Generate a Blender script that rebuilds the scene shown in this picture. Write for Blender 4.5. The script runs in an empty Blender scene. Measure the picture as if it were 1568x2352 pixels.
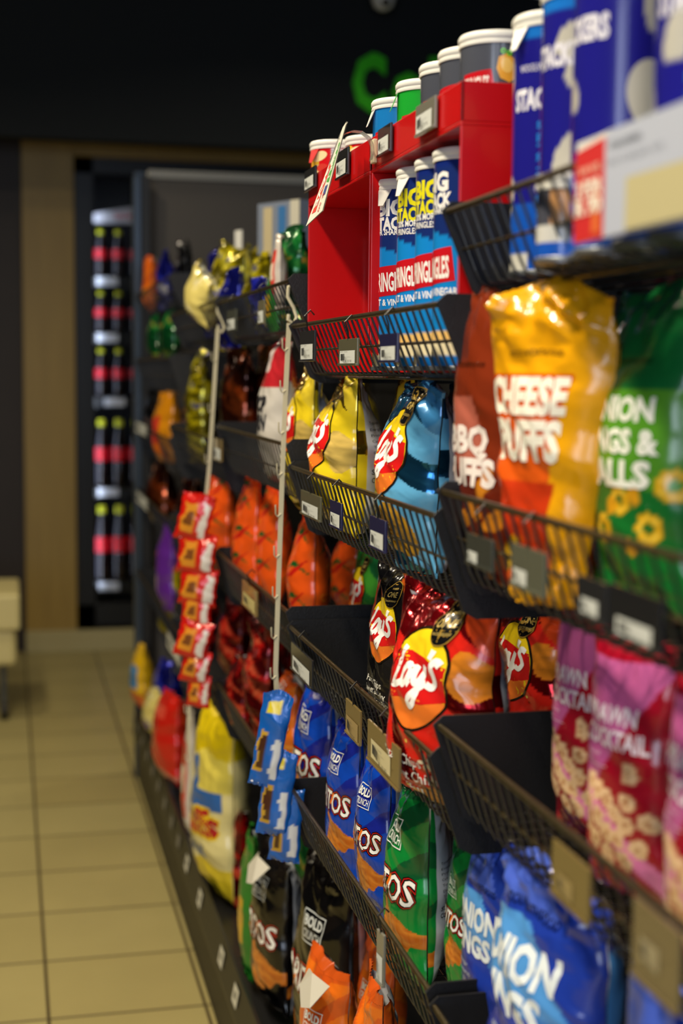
import bpy, bmesh, math, random
import numpy as np
from mathutils import Vector, Matrix, Euler
random.seed(7)
S = bpy.context.scene
COL = S.collection
R = math.radians

# ------------------------------------------------------------------ camera
F, CX, CY, H = 3300.0, 784.0, 1176.0, 1.35
_y = np.array([(15-CX)/F, -(850-CY)/F, 1.0]); _y /= np.linalg.norm(_y)      # aisle direction
_r = R(-0.7)
_u = np.array([math.sin(_r), math.cos(_r), 0.0]); _u -= _y*_u.dot(_y); _u /= np.linalg.norm(_u)
_x = np.cross(_y, _u); _x *= 1 if _x[0] > 0 else -1
M3 = np.array([_x, _y, _u])
CAM = np.array([0, 0, H])
def ray(px, py): return M3 @ np.array([(px-CX)/F, -(py-CY)/F, 1.0])
def onX(px, py, X): r = ray(px, py); return CAM + r*(X/r[0])
def onY(px, py, Y): r = ray(px, py); return CAM + r*(Y/r[1])
def onZ(px, py, Z): r = ray(px, py); return CAM + r*((Z-H)/r[2])
cd = bpy.data.cameras.new('camera'); cam = bpy.data.objects.new('camera', cd); COL.objects.link(cam)
_rt, _up, _fw = (M3 @ np.array(v, float) for v in ((1, 0, 0), (0, 1, 0), (0, 0, 1)))
cam.matrix_world = Matrix(((_rt[0], _up[0], -_fw[0], 0), (_rt[1], _up[1], -_fw[1], 0), (_rt[2], _up[2], -_fw[2], H), (0, 0, 0, 1)))
cd.sensor_fit = 'VERTICAL'; cd.sensor_height = 36; cd.sensor_width = 24
cd.lens = F*36/2352; cd.clip_start = 0.05; cd.clip_end = 60
cd.dof.use_dof = True; cd.dof.focus_distance = 1.80; cd.dof.aperture_fstop = 3.2
S.camera = cam

# ------------------------------------------------------------------ light
W = bpy.data.worlds.new('world'); S.world = W; W.use_nodes = True
W.node_tree.nodes['Background'].inputs[0].default_value = (0.8, 0.85, 1, 1)
W.node_tree.nodes['Background'].inputs[1].default_value = 0.012
S.view_settings.view_transform = 'Standard'; S.view_settings.look = 'None'
S.view_settings.exposure = 0.10; S.view_settings.gamma = 1.0; S.view_settings.use_curve_mapping = False
def area(name, loc, target, sx, sy, power, color, spread=180):
    l = bpy.data.lights.new(name, 'AREA'); l.shape = 'RECTANGLE'; l.size = sx; l.size_y = sy
    l.energy = power; l.color = color; l.spread = R(spread)
    o = bpy.data.objects.new(name, l); COL.objects.link(o); o.location = loc
    o.rotation_euler = (Vector(target)-Vector(loc)).to_track_quat('-Z', 'Y').to_euler()
    return o
WARM = (1.0, 0.86, 0.62); COOL = (0.72, 0.82, 1.0)
CEIL = 3.10
LAMPS = ((-0.55, -0.1), (-0.55, 0.9), (-0.55, 2.0), (-0.55, 3.2), (-0.55, 4.6), (-1.5, 5.2), (1.3, 5.3))
for _i, (_lx, _ly) in enumerate(LAMPS):
    area('ceiling_lamp_light', (_lx, _ly, CEIL-0.03), (_lx+0.25*(_i < 5), _ly, 0), 0.17, 0.17, (26, 30, 26, 16, 14, 2.5, 7)[_i], WARM, 150)
area('shopfront_daylight', (-1.9, -2.9, 1.7), (0.4, 1.6, 1.2), 1.1, 2.1, 40, COOL)
area('shopfront_daylight', (-0.7, -2.9, 1.7), (0.5, 1.6, 1.2), 0.7, 2.1, 14, COOL)
area('shopfront_daylight', (0.55, -2.9, 1.7), (0.6, 1.6, 1.2), 0.8, 2.1, 22, COOL)

# ------------------------------------------------------------------ materials
def lin(c):
    return tuple(((v/255)/12.92 if v/255 <= 0.04045 else ((v/255+0.055)/1.055)**2.4) for v in c)
_mats = {}
def mat(name, rgb, rough=0.5, metal=0.0, coat=0.0, bump=0.0, bscale=400, trans=0.0, emis=None, ior=1.45, var=0.0, alpha=1.0):
    if name in _mats: return _mats[name]
    m = bpy.data.materials.new(name); m.use_nodes = True; nt = m.node_tree; b = nt.nodes['Principled BSDF']
    b.inputs['Base Color'].default_value = (*lin(rgb), 1); b.inputs['Roughness'].default_value = rough
    b.inputs['Metallic'].default_value = metal; b.inputs['Coat Weight'].default_value = coat
    b.inputs['IOR'].default_value = ior; b.inputs['Transmission Weight'].default_value = trans
    b.inputs['Alpha'].default_value = alpha
    if emis: b.inputs['Emission Color'].default_value = (*lin(emis[0]), 1); b.inputs['Emission Strength'].default_value = emis[1]
    tc = nt.nodes.new('ShaderNodeTexCoord'); n = nt.nodes.new('ShaderNodeTexNoise')
    n.inputs['Scale'].default_value = bscale; nt.links.new(tc.outputs['Object'], n.inputs['Vector'])
    if bump:
        bp = nt.nodes.new('ShaderNodeBump'); bp.inputs['Strength'].default_value = bump; bp.inputs['Distance'].default_value = 0.001
        nt.links.new(n.outputs[0], bp.inputs['Height']); nt.links.new(bp.outputs[0], b.inputs['Normal'])
    if var:
        mx = nt.nodes.new('ShaderNodeMix'); mx.data_type = 'RGBA'
        mx.inputs[6].default_value = (*[c*(1-var) for c in lin(rgb)], 1); mx.inputs[7].default_value = (*[min(1, c*(1+var)) for c in lin(rgb)], 1)
        nt.links.new(n.outputs[0], mx.inputs[0]); nt.links.new(mx.outputs[2], b.inputs['Base Color'])
    _mats[name] = m; return m
def print_mat(name, rough, coat, bump=0.0, bscale=60, foilrough=0.14):
    m = bpy.data.materials.new(name); m.use_nodes = True; nt = m.node_tree; b = nt.nodes['Principled BSDF']
    a = nt.nodes.new('ShaderNodeAttribute'); a.attribute_name = 'Col'
    nt.links.new(a.outputs['Color'], b.inputs['Base Color'])
    mu = nt.nodes.new('ShaderNodeMath'); mu.operation = 'SUBTRACT'; mu.inputs[0].default_value = 1
    nt.links.new(a.outputs['Alpha'], mu.inputs[1])                  # alpha 1 = plain ink, 0 = bare foil
    nt.links.new(mu.outputs[0], b.inputs['Metallic'])
    rr = nt.nodes.new('ShaderNodeMath'); rr.operation = 'MULTIPLY_ADD'; rr.inputs[1].default_value = foilrough-rough; rr.inputs[2].default_value = rough
    nt.links.new(mu.outputs[0], rr.inputs[0]); nt.links.new(rr.outputs[0], b.inputs['Roughness'])
    b.inputs['Coat Weight'].default_value = coat; b.inputs['Coat Roughness'].default_value = 0.08
    if bump:
        tc = nt.nodes.new('ShaderNodeTexCoord'); n = nt.nodes.new('ShaderNodeTexNoise'); n.inputs['Scale'].default_value = bscale
        n.inputs['Detail'].default_value = 3
        nt.links.new(tc.outputs['Object'], n.inputs['Vector'])
        bp = nt.nodes.new('ShaderNodeBump'); bp.inputs['Strength'].default_value = bump; bp.inputs['Distance'].default_value = 0.004
        nt.links.new(n.outputs[0], bp.inputs['Height']); nt.links.new(bp.outputs[0], b.inputs['Normal'])
    return m
M_FILM = print_mat('printed_film', 0.20, 0.35, 0.12, 60)
M_TUBE = print_mat('printed_card', 0.26, 0.5)
M_FLAT = print_mat('printed_paper', 0.55, 0.0)
M_BLACK = mat('black_powder_coat', (26, 26, 28), 0.33, 0.0, 0.2, 0.35, 900)
M_RAIL = mat('gold_glint_black_rail', (74, 64, 42), 0.30, 0.75, 0.0, 0.8, 500)  # black rail; gold glints of the warm lamps are put into its metal colour
M_PLATE = mat('black_grained_steel', (22, 22, 25), 0.42, 0.0, 0.0, 0.6, 700)
M_RED = mat('red_painted_steel', (190, 10, 14), 0.32, 0.0, 0.2, 0.03, 300)
M_LID = mat('white_plastic_lid', (226, 226, 222), 0.35)
M_PLASTIC = mat('cream_plastic', (205, 198, 170), 0.4)
M_METALEND = mat('dull_steel', (110, 115, 122), 0.38, 0.7)

# ------------------------------------------------------------------ object helpers
def link(name, me, m, parent=None, smooth=False):
    o = bpy.data.objects.new(name, me); COL.objects.link(o)
    if m: me.materials.append(m)
    if parent: o.parent = parent
    if smooth: me.polygons.foreach_set('use_smooth', [True]*len(me.polygons))
    return o
def thing(name, label, cat, loc=(0, 0, 0), rot=(0, 0, 0), group=None):
    o = bpy.data.objects.new(name, None); COL.objects.link(o); o.location = loc; o.rotation_euler = rot
    o.empty_display_size = 0.05
    return tag(o, label, cat, group)
def tag(o, label, cat, group=None):
    o['label'] = label; o['category'] = cat
    if group: o['group'] = group
    return o
def struct(o): o['kind'] = 'structure'; return o
class MB:
    """collects simple shapes, optionally coloured, and links them as one mesh"""
    def __init__(s): s.v = []; s.f = []; s.c = []
    def add(s, vs, fs, col=None):
        k = len(s.v); s.v += [tuple(p) for p in vs]; s.f += [tuple(i+k for i in f) for f in fs]
        s.c += [(*(lin(col[:3]) if col else (0.5, 0.5, 0.5)), col[3] if col and len(col) > 3 else 1.0)]*len(vs); return s
    def box(s, a, b, col=None):
        (x0, y0, z0), (x1, y1, z1) = a, b
        return s.add([(x0, y0, z0), (x1, y0, z0), (x1, y1, z0), (x0, y1, z0), (x0, y0, z1), (x1, y0, z1), (x1, y1, z1), (x0, y1, z1)],
                     [(0, 3, 2, 1), (4, 5, 6, 7), (0, 1, 5, 4), (1, 2, 6, 5), (2, 3, 7, 6), (3, 0, 4, 7)], col)
    def tube(s, pts, r, n=8, col=None):
        pts = [Vector(p) for p in pts]; rings = []; up = None
        for i, p in enumerate(pts):
            d = (pts[min(i+1, len(pts)-1)]-pts[max(i-1, 0)]).normalized()
            if up is None: up = d.orthogonal().normalized()
            up = (up-d*up.dot(d)).normalized(); sd = d.cross(up)
            rr = r[i] if isinstance(r, (list, tuple)) else r
            rings.append([p+(up*math.cos(t)+sd*math.sin(t))*rr for t in [2*math.pi*k/n for k in range(n)]])
        vs = [q for g in rings for q in g]; fs = []
        for i in range(len(pts)-1):
            for k in range(n): fs.append((i*n+k, i*n+(k+1) % n, (i+1)*n+(k+1) % n, (i+1)*n+k))
        fs.append(tuple(range(n))[::-1]); fs.append(tuple((len(pts)-1)*n+k for k in range(n)))
        return s.add(vs, fs, col)
    def lathe(s, prof, n=48, col=None, c=(0, 0, 0)):
        vs = [(c[0]+r*math.cos(2*math.pi*k/n), c[1]+r*math.sin(2*math.pi*k/n), c[2]+z) for r, z in prof for k in range(n)]
        fs = [(i*n+k, i*n+(k+1) % n, (i+1)*n+(k+1) % n, (i+1)*n+k) for i in range(len(prof)-1) for k in range(n)]
        return s.add(vs, fs, col)
    def prism(s, poly, axis, a, b, col=None):
        n = len(poly)
        def mk(p, t):
            return (t, p[0], p[1]) if axis == 'x' else ((p[0], t, p[1]) if axis == 'y' else (p[0], p[1], t))
        vs = [mk(p, a) for p in poly]+[mk(p, b) for p in poly]
        fs = [tuple(range(n)), tuple(range(2*n-1, n-1, -1))]+[(i, i+n, (i+1) % n+n, (i+1) % n) for i in range(n)]
        return s.add(vs, fs, col)
    def build(s, name, m, parent=None, smooth=False, bevel=0, colors=False):
        me = bpy.data.meshes.new(name); me.from_pydata(s.v, [], s.f); me.update()
        bm = bmesh.new(); bm.from_mesh(me); bmesh.ops.recalc_face_normals(bm, faces=bm.faces); bm.to_mesh(me); bm.free()
        if colors:
            at = me.color_attributes.new('Col', 'FLOAT_COLOR', 'POINT')
            at.data.foreach_set('color', np.array(s.c, np.float32).ravel())
        o = link(name, me, m, parent, smooth)
        if bevel:
            b = o.modifiers.new('bevel', 'BEVEL'); b.width = bevel; b.segments = 2; b.limit_method = 'ANGLE'
        if smooth: shade_auto(me)
        return o
def shade_auto(me, ang=40):
    bm = bmesh.new(); bm.from_mesh(me)
    for e in bm.edges:
        if len(e.link_faces) == 2 and e.calc_face_angle(0) > R(ang): e.smooth = False
    bm.to_mesh(me); bm.free()

# ------------------------------------------------------------------ print: flat artwork that is laid onto a surface
_txt = {}
def text_mesh(s, off=0.02, shear=0.0):
    """triangles of a word, cap height 1, x centred, baseline 0"""
    k = (s, off, shear)
    if k in _txt: return _txt[k]
    c = bpy.data.curves.new('word', 'FONT'); c.body = s; c.size = 1.0; c.offset = off; c.shear = shear
    c.dimensions = '2D'; c.fill_mode = 'FRONT'; c.resolution_u = 2
    o = bpy.data.objects.new('word', c); me = o.to_mesh()
    v = np.array([(p.co.x, p.co.y) for p in me.vertices]) if len(me.vertices) else np.zeros((3, 2))
    f = [tuple(p.vertices) for p in me.polygons]
    o.to_mesh_clear(); bpy.data.objects.remove(o); bpy.data.curves.remove(c)
    v[:, 0] -= (v[:, 0].min()+v[:, 0].max())/2; v /= 0.73
    _txt[k] = (v, f); return v, f
def art_text(s, cx, cy, h, w=None, col=(255, 255, 255), off=0.02, shear=0.0, rot=0.0, foil=0.0):
    v, f = text_mesh(s, off, shear); v = v.copy(); ww = v[:, 0].max()-v[:, 0].min()
    v[:, 0] *= (w/ww if w else h); v[:, 1] = (v[:, 1]-0.5)*h
    a = R(rot); x, y = v[:, 0].copy(), v[:, 1].copy()
    v[:, 0] = cx+x*math.cos(a)-y*math.sin(a); v[:, 1] = cy+x*math.sin(a)+y*math.cos(a)
    return v, f, col, foil
def art_poly(pts, col, foil=0.0): return np.array(pts, float), [tuple(range(len(pts)))], col, foil
def art_oval(cx, cy, rx, ry, col, rot=0, n=36, foil=0.0, wob=0.0, seed=0):
    rg = random.Random(seed); ph = [rg.uniform(0, 6.28) for _ in range(3)]; a = R(rot); P = []
    for k in range(n):
        t = 2*math.pi*k/n; q = 1+wob*(math.sin(3*t+ph[0])+0.6*math.sin(5*t+ph[1]))
        x, y = rx*q*math.cos(t), ry*q*math.sin(t); P.append((cx+x*math.cos(a)-y*math.sin(a), cy+x*math.sin(a)+y*math.cos(a)))
    return art_poly(P, col, foil)
def art_ring(cx, cy, r0, r1, col, n=36, sy=1.0):
    P = [(cx+r0*math.cos(2*math.pi*k/n), cy+sy*r0*math.sin(2*math.pi*k/n)) for k in range(n)]+[(cx+r1*math.cos(2*math.pi*k/n), cy+sy*r1*math.sin(2*math.pi*k/n)) for k in range(n)]
    return np.array(P), [(k, (k+1) % n, n+(k+1) % n, n+k) for k in range(n)], col, 0.0
def art_stroke(pts, w, col, sx=1, sy=1, cx=0, cy=0):
    P = [Vector((cx+p[0]*sx, cy+p[1]*sy)) for p in pts]; Q = []
    for i in range(len(P)-1):                                       # smooth the strokes
        p0, p1, p2, p3 = P[max(i-1, 0)], P[i], P[i+1], P[min(i+2, len(P)-1)]
        for t in (0, 0.25, 0.5, 0.75): Q.append(0.5*((2*p1)+(p2-p0)*t+(2*p0-5*p1+4*p2-p3)*t*t+(3*p1-p0-3*p2+p3)*t**3))
    Q.append(P[-1]); vs = []; n = len(Q)
    for i, q in enumerate(Q):
        d = (Q[min(i+1, n-1)]-Q[max(i-1, 0)]).normalized(); nn = Vector((-d.y, d.x)); ww = w/2
        vs += [tuple(q+nn*ww), tuple(q-nn*ww)]
    return np.array(vs), [(2*i, 2*i+1, 2*i+3, 2*i+2) for i in range(n-1)], col, 0.0
def crisp_script(cx, cy, w, h, col=(250, 250, 250)):
    """the brush lettering of the crisp packets: L a y ' s"""
    sw = 0.085*w; K = dict(w=sw, col=col, sx=w, sy=h, cx=cx-w*0.5, cy=cy-h*0.45)
    return [art_stroke([(0.20, 1.0), (0.12, 0.65), (0.04, 0.28), (0.02, 0.22), (0.14, 0.25), (0.27, 0.33)], **K),
            art_stroke([(0.46, 0.62), (0.38, 0.68), (0.29, 0.55), (0.27, 0.38), (0.33, 0.30), (0.41, 0.42), (0.47, 0.66), (0.44, 0.40), (0.48, 0.33)], **K),
            art_stroke([(0.55, 0.70), (0.53, 0.50), (0.57, 0.38), (0.64, 0.46), (0.71, 0.74)], **K),
            art_stroke([(0.71, 0.74), (0.66, 0.40), (0.60, 0.02), (0.52, -0.06), (0.49, 0.06), (0.60, 0.24), (0.75, 0.42)], **K),
            art_stroke([(0.82, 1.05), (0.79, 0.88)], **K),
            art_stroke([(0.98, 0.80), (0.90, 0.86), (0.84, 0.74), (0.90, 0.62), (0.93, 0.48), (0.86, 0.36), (0.76, 0.40)], **K)]
def lay_art(arts, surf, step=0.006, base=0.0005, dz=0.00012):
    """cut every shape into a fine grid and lay it onto surf(x, y, offset) -> verts, faces, colours"""
    V, FC, C = [], [], []; k = 0
    for li, (v, f, col, foil) in enumerate(arts):
        bm = bmesh.new(); bv = [bm.verts.new((p[0], p[1], 0)) for p in v]
        for q in f:
            try: bm.faces.new([bv[i] for i in q])
            except ValueError: pass
        for ax, lo, hi in ((0, v[:, 0].min(), v[:, 0].max()), (1, v[:, 1].min(), v[:, 1].max())):
            n = int((hi-lo)/step)
            for j in range(n):
                co = [0, 0, 0]; no = [0, 0, 0]; co[ax] = lo+(j+0.5)*(hi-lo)/max(n, 1); no[ax] = 1
                bmesh.ops.bisect_plane(bm, geom=bm.verts[:]+bm.edges[:]+bm.faces[:], plane_co=co, plane_no=no, dist=1e-6)
        bm.verts.index_update(); A = np.array([(p.co.x, p.co.y) for p in bm.verts])
        if len(A) == 0: bm.free(); continue
        P = surf(A[:, 0], A[:, 1], base+li*dz)
        V.append(P); C.append(np.tile([*lin(col), 1-foil], (len(P), 1)))
        for fc in bm.faces:
            idx = [p.index+k for p in fc.verts]
            if fc.normal.z < 0: idx = idx[::-1]
            FC.append(tuple(idx))
        k += len(P); bm.free()
    if not V: return np.zeros((0, 3)), [], np.zeros((0, 4))
    return np.vstack(V), FC, np.vstack(C)

# ------------------------------------------------------------------ crumpled film noise
def facet(x, y, sc, seed):
    rg = np.random.RandomState(seed); T = rg.rand(64, 64)*2-1; J = rg.rand(64, 64, 2)*6.28
    x = x/sc+0.35*np.sin(y/sc*1.3+J[0, 0, 0])+0.2*np.sin(y/sc*2.9+J[0, 1, 0])+31
    y = y/sc+0.35*np.sin(x*1.1+J[0, 2, 0])+17
    s = x+0.45*y; i = np.floor(s).astype(int); j = np.floor(y).astype(int); a = s-i; b = y-j
    g = lambda p, q: T[p % 64, q % 64]
    return np.where(a+b < 1, g(i, j)*(1-a-b)+g(i+1, j)*a+g(i, j+1)*b, g(i+1, j+1)*(a+b-1)+g(i+1, j)*(1-b)+g(i, j+1)*(1-a))
class Bag:
    def __init__(s, w, h, t, seed, crum=1.0, flop=0.0, sag=0.0, side=0.0, twist=0.0):
        s.pointed = True; s.taper = 0.0; s.w, s.h, s.t, s.seed, s.cr, s.flop, s.sag, s.side, s.twist = w, h, t, seed, crum, flop, sag, side, twist
    def base(s, x, y, sgn, off=0.0):
        w, h, t, sd = s.w, s.h, s.t, s.seed
        u = np.clip(x/(w/2), -1, 1); v = np.clip(y/h, 0, 1); e = np.abs(2*v-1)
        prof = np.where(v > 0.5, np.clip(1-e**1.9, 0, 1)**0.92 if s.pointed else np.clip(1-e**3.0, 0, 1)**0.72, np.clip(1-e**2.8, 0, 1)**0.75)*(1.12-0.22*v)
        ww = 1-0.07*prof+0.025*np.sin(v*17+sd)*prof+0.02*np.sin(v*31+sd*2.1)
        ww = ww*(1-s.taper*np.clip(0.75-v, 0, 1)/0.75)
        th = t/2*prof*np.clip(1-np.abs(u)**2.3, 0, 1)**0.62+0.0008
        edge = 1-np.abs(u)**6; ends = e**5
        q = sd*7+(3 if sgn > 0 else 0)
        d = s.cr*edge*(0.0046*facet(x, y, 0.045, q)*(0.7+1.3*ends)+0.0024*facet(x, y, 0.019, q+1)*(0.5+2.2*ends)+0.0008*facet(x, y, 0.008, q+2)*(0.3+2.0*ends))
        d += s.cr*0.0032*edge*ends*np.sin(u*(15+sd % 5)+sd+2*np.sin(v*9+sd))*np.clip((1-v)*12, 0, 1)
        X = u*w/2*ww; Y = sgn*(th+d+off); Z = v*h-s.sag*h*0.03*np.sin(u*2.2+sd)*v**6
        k = np.clip(v-0.62, 0, 1)/0.38
        Y = Y-s.flop*k**2*h*0.35; Z = Z-abs(s.flop)*k**2*h*0.10+0.012*s.cr*k**2*np.sin(u*2.7+sd)*h/0.25
        X = X+s.side*k**1.7*w*0.3
        a = s.twist*(v-0.3); c, n = np.cos(a), np.sin(a); X, Y = X*c-Y*n, X*n+Y*c
        return np.stack([X, Y, Z], -1)
    def surf(s, sgn=-1):
        def fn(x, y, off):
            e = 5e-4; p = s.base(x, y, sgn); a = s.base(x+e, y, sgn)-s.base(x-e, y, sgn); b = s.base(x, y+e, sgn)-s.base(x, y-e, sgn)
            n = np.cross(a, b)*(-sgn); n /= np.linalg.norm(n, axis=-1, keepdims=True)+1e-12
            n = n+np.array([0, 1.0*sgn, 0]); n /= np.linalg.norm(n, axis=-1, keepdims=True)+1e-12
            return p+n*off
        return fn
def mesh_from(name, V, FC, C, m, parent=None, smooth=True):
    me = bpy.data.meshes.new(name); me.from_pydata(V.tolist(), [], FC); me.update()
    at = me.color_attributes.new('Col', 'FLOAT_COLOR', 'POINT'); at.data.foreach_set('color', C.astype(np.float32).ravel())
    return link(name, me, m, parent, smooth)
def L(c, foil=0.0): return np.array([*lin(c), 1-foil])
def grid_faces(nx, ny, k=0, flip=False):
    f = []
    for j in range(ny):
        for i in range(nx):
            a = k+j*(nx+1)+i; q = (a, a+1, a+nx+2, a+nx+1); f.append(q[::-1] if flip else q)
    return f
def make_bag(name, b, design, arts, res, root, back=False):
    """body (front and back film with print) plus the crimped seals"""
    nx = max(12, int(b.w/res)); ny = max(16, int(b.h/res))
    us = np.sin(np.linspace(-math.pi/2, math.pi/2, nx+1)*0.92)/math.sin(math.pi/2*0.92)
    gx, gy = np.meshgrid(us*b.w/2, np.linspace(0.03, 0.965, ny+1)*b.h)
    V, FC, C = [], [], []; k = 0
    for sgn in (-1, 1):
        V.append(b.base(gx.ravel(), gy.ravel(), sgn)); FC += grid_faces(nx, ny, k, sgn > 0)
        x, y = gx.ravel()/(b.w/2), (gy.ravel()-b.h/2)/(b.w/2)
        if sgn < 0: C.append(design(x, y, b.h/b.w))
        else:
            c = design(-x, y, b.h/b.w)
            pan = (np.abs(x+0.35) < (1.30 if back else 1.05)) & (x < 0.97 if back else x < 0.45) & (np.abs(y) < b.h/b.w*0.95)
            c[pan] = L((190, 196, 206)); C.append(c)
        k += len(gx.ravel())
    if arts:
        v, f, c = lay_art(arts, b.surf(-1), 0.0032 if res < 0.0026 else 0.005, 0.0006, 0.0001); V.append(v); C.append(c); FC += [tuple(i+k for i in q) for q in f]
        k += len(v)
    if back:
        q = b.w/2; bt = []
        for i_, (tx, z_, hh) in enumerate((('Typical nutrients', 0.55, 0.05), ('Energy (kJ)', 0.45, 0.045), ('Protein (g)', 0.36, 0.045), ('Carbohydrate (g)', 0.27, 0.045), ('Total sugars (g)', 0.18, 0.045), ('Dietary fibre (g)', 0.09, 0.045), ('Total sodium (mg)', 0.0, 0.045), ('STORE IN A', -0.22, 0.085), ('COOL DRY PLACE', -0.35, 0.085))):
            bt.append(art_text(tx, -0.66*q, b.h/2+z_*q, hh*q, 0.46*q if hh < 0.06 else 0.5*q, (70, 74, 84), 0.0 if hh < 0.06 else 0.03))
        for x_ in (-0.78, -0.54): bt += [art_ring(x_*q, b.h/2-0.56*q, 0.07*q, 0.08*q, (110, 114, 124), 20), art_oval(x_*q, b.h/2-0.56*q, 0.035*q, 0.05*q, (120, 124, 134), n=14)]
        bt = [(np.stack([-v_[:, 0], v_[:, 1]], -1), f_, c_, o_) for v_, f_, c_, o_ in bt]
        v, f, c = lay_art(bt, b.surf(1)); V.append(v); C.append(c); FC += [tuple(i+k for i in q_)[::-1] for q_ in f]
    o = mesh_from('body', np.vstack(V), FC, np.vstack(C), M_FILM, root)
    for nm, v0, v1 in (('top_seal', 0.965, 1.0), ('bottom_seal', 0.0, 0.03)):
        n2 = max(24, int(b.w/0.0022)); xs = np.linspace(-b.w/2, b.w/2, n2+1); V2, F2 = [], []
        for j, vv in enumerate(np.linspace(v0, v1, 3)):
            p = b.base(xs, np.full_like(xs, vv*b.h), -1); p[:, 1] += 0.0007*np.where(np.arange(n2+1) % 2, 1, -1)*(1 if j != 1 else 1)
            if j == 2 and nm == 'top_seal': p[:, 2] += 0.0006*np.where(np.arange(n2+1) % 2, 1, -1)
            V2.append(p)
        V2 = np.vstack(V2); dn = len(V2); V2 = np.vstack([V2, V2+np.array([0, 0.0012, 0])])
        F2 = grid_faces(n2, 2, 0)+grid_faces(n2, 2, dn, True)
        cc = design(np.linspace(-1, 1, n2+1), np.full(n2+1, (1 if v0 > 0.5 else -1)*b.h/b.w*0.97), b.h/b.w)
        mesh_from(nm, V2, F2, np.tile(cc, (6, 1)), M_FILM, root)
    return root

# ------------------------------------------------------------------ packet designs:  x in -1..1, y in -h/w..h/w
def fill(x, c, foil=0.0): return np.tile(L(c, foil), (len(x), 1))
def wob(x, y, s, k): return 0.08*np.sin(x*s+k)+0.06*np.sin(y*s*1.3+k*2)
def chip(c, x, y, cx, cy, rx, ry, col=(214, 160, 52), rot=0.0, tri=False, dark=None):
    a = R(rot); X = (x-cx)*math.cos(a)+(y-cy)*math.sin(a); Y = -(x-cx)*math.sin(a)+(y-cy)*math.cos(a)
    if tri:
        m = (Y > -ry*0.8+0.04*np.sin(X*20)) & (Y/ry+1.75*np.abs(X)/rx < 1.0+0.06*np.sin(Y*15))
    else:
        m = (X/rx)**2+(Y/ry)**2 < 1+0.10*np.sin(np.arctan2(Y, X)*3+cx*9)
    n = 0.5+0.5*facet(X, Y, 0.09, 5); base = np.array(lin(col)); dk = np.array(lin(dark or tuple(v*0.8 for v in col)))
    c[m, :3] = (base*n[:, None]+dk*(1-n[:, None]))[m]; c[m, 3] = 1.0
    return c
def d_crisps(main, second, foilc, foil=0.9, chips=()):
    def d(x, y, A):
        c = fill(x, main)
        m = (np.abs(y+0.75*x-0.15+0.25*np.sin(x*2.4)) > 0.62) & (np.abs(y+0.75*x-0.15+0.25*np.sin(x*2.4)) < 1.0); c[m] = L(foilc, foil)
        m = (y > A*0.62+0.12*np.sin(x*4)); c[m] = L(foilc, foil*0.9)
        m = (y+0.9*x > 1.55); c[m] = L(second, 0.2)
        for cx, cy, rx, ry, rt, cl in chips: chip(c, x, y, cx, cy, rx, ry, cl, rt, False, tuple(int(v*0.72) for v in cl))
        return c
    return d
def a_crisps(w, h, line1=None, line2=None, line3=None):
    k = w/2; cy = h/2+0.30*k
    lx = 0.10*k
    rv, rf, rc, ro = art_ring(0, 0, 0.56*k, 0.595*k, (28, 20, 12), 56, 1.035); rv = rv+np.array([lx, cy])
    a = [(rv, rf, rc, ro), art_oval(lx, cy, 0.56*k, 0.58*k, (238, 208, 30), n=56),
         art_poly([(lx+0.565*k*math.cos(t), cy+0.585*k*math.sin(t)) for t in [math.pi*(1.12+0.76*i/24) for i in range(25)]], (228, 118, 42)),
         art_poly([(lx-0.50*k, cy+0.27*k), (lx-0.2*k, cy+0.30*k), (lx+0.15*k, cy+0.26*k), (lx+0.52*k, cy+0.20*k), (lx+0.56*k, cy), (lx+0.54*k, cy-0.20*k), (lx+0.2*k, cy-0.27*k), (lx-0.2*k, cy-0.25*k), (lx-0.50*k, cy-0.30*k), (lx-0.565*k, cy-0.05*k), (lx-0.56*k, cy+0.1*k)], (206, 28, 28))]
    a += crisp_script(lx-0.02*k, cy, 0.98*k, 0.62*k)
    if line1: a += [art_text(t, -0.10*k, h/2-(0.66+0.19*i)*k, 0.13*k, None, (240, 240, 235), 0.004, 0.18) for i, t in enumerate((line1, line2, line3)) if t]
    if line2 != 'Lightly Salted': a += [art_oval(0.40*k, h/2+0.95*k, 0.20*k, 0.24*k, (150, 120, 50), 10), art_oval(0.40*k, h/2+0.95*k, 0.185*k, 0.225*k, (14, 14, 16), 10),
          art_text('ONE', 0.40*k, h/2+0.95*k, 0.09*k, 0.24*k, (190, 165, 95), 0.02), art_text('NUMBER', 0.40*k, h/2+1.05*k, 0.035*k, 0.18*k, (190, 165, 95), 0.01),
          art_text('SNACKS BRAND', 0.40*k, h/2+0.84*k, 0.032*k, 0.26*k, (190, 165, 95), 0.01)]
    return a
def d_tri(main, dark, chipc=(222, 140, 48)):
    def d(x, y, A):
        c = fill(x, main)
        for k in range(3):
            q = y-(-0.2+0.95*k)+0.0
            m = (np.abs(q-0.85*np.abs(x-0.1)) < 0.22); c[m] = L(dark)
        m = (y > A*0.90); c[m] = L(dark)
        m = (np.abs(x+0.9-0.4*y) < 0.05) & (y < 0); c[m] = L(dark)
        chip(c, x, y, 0.36, -0.70, 0.75, 0.52, chipc, 24, True, (170, 84, 22))
        chip(c, x, y, -0.55, -0.95, 0.60, 0.38, chipc, -15, True, (170, 84, 22))
        return c
    return d
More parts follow.
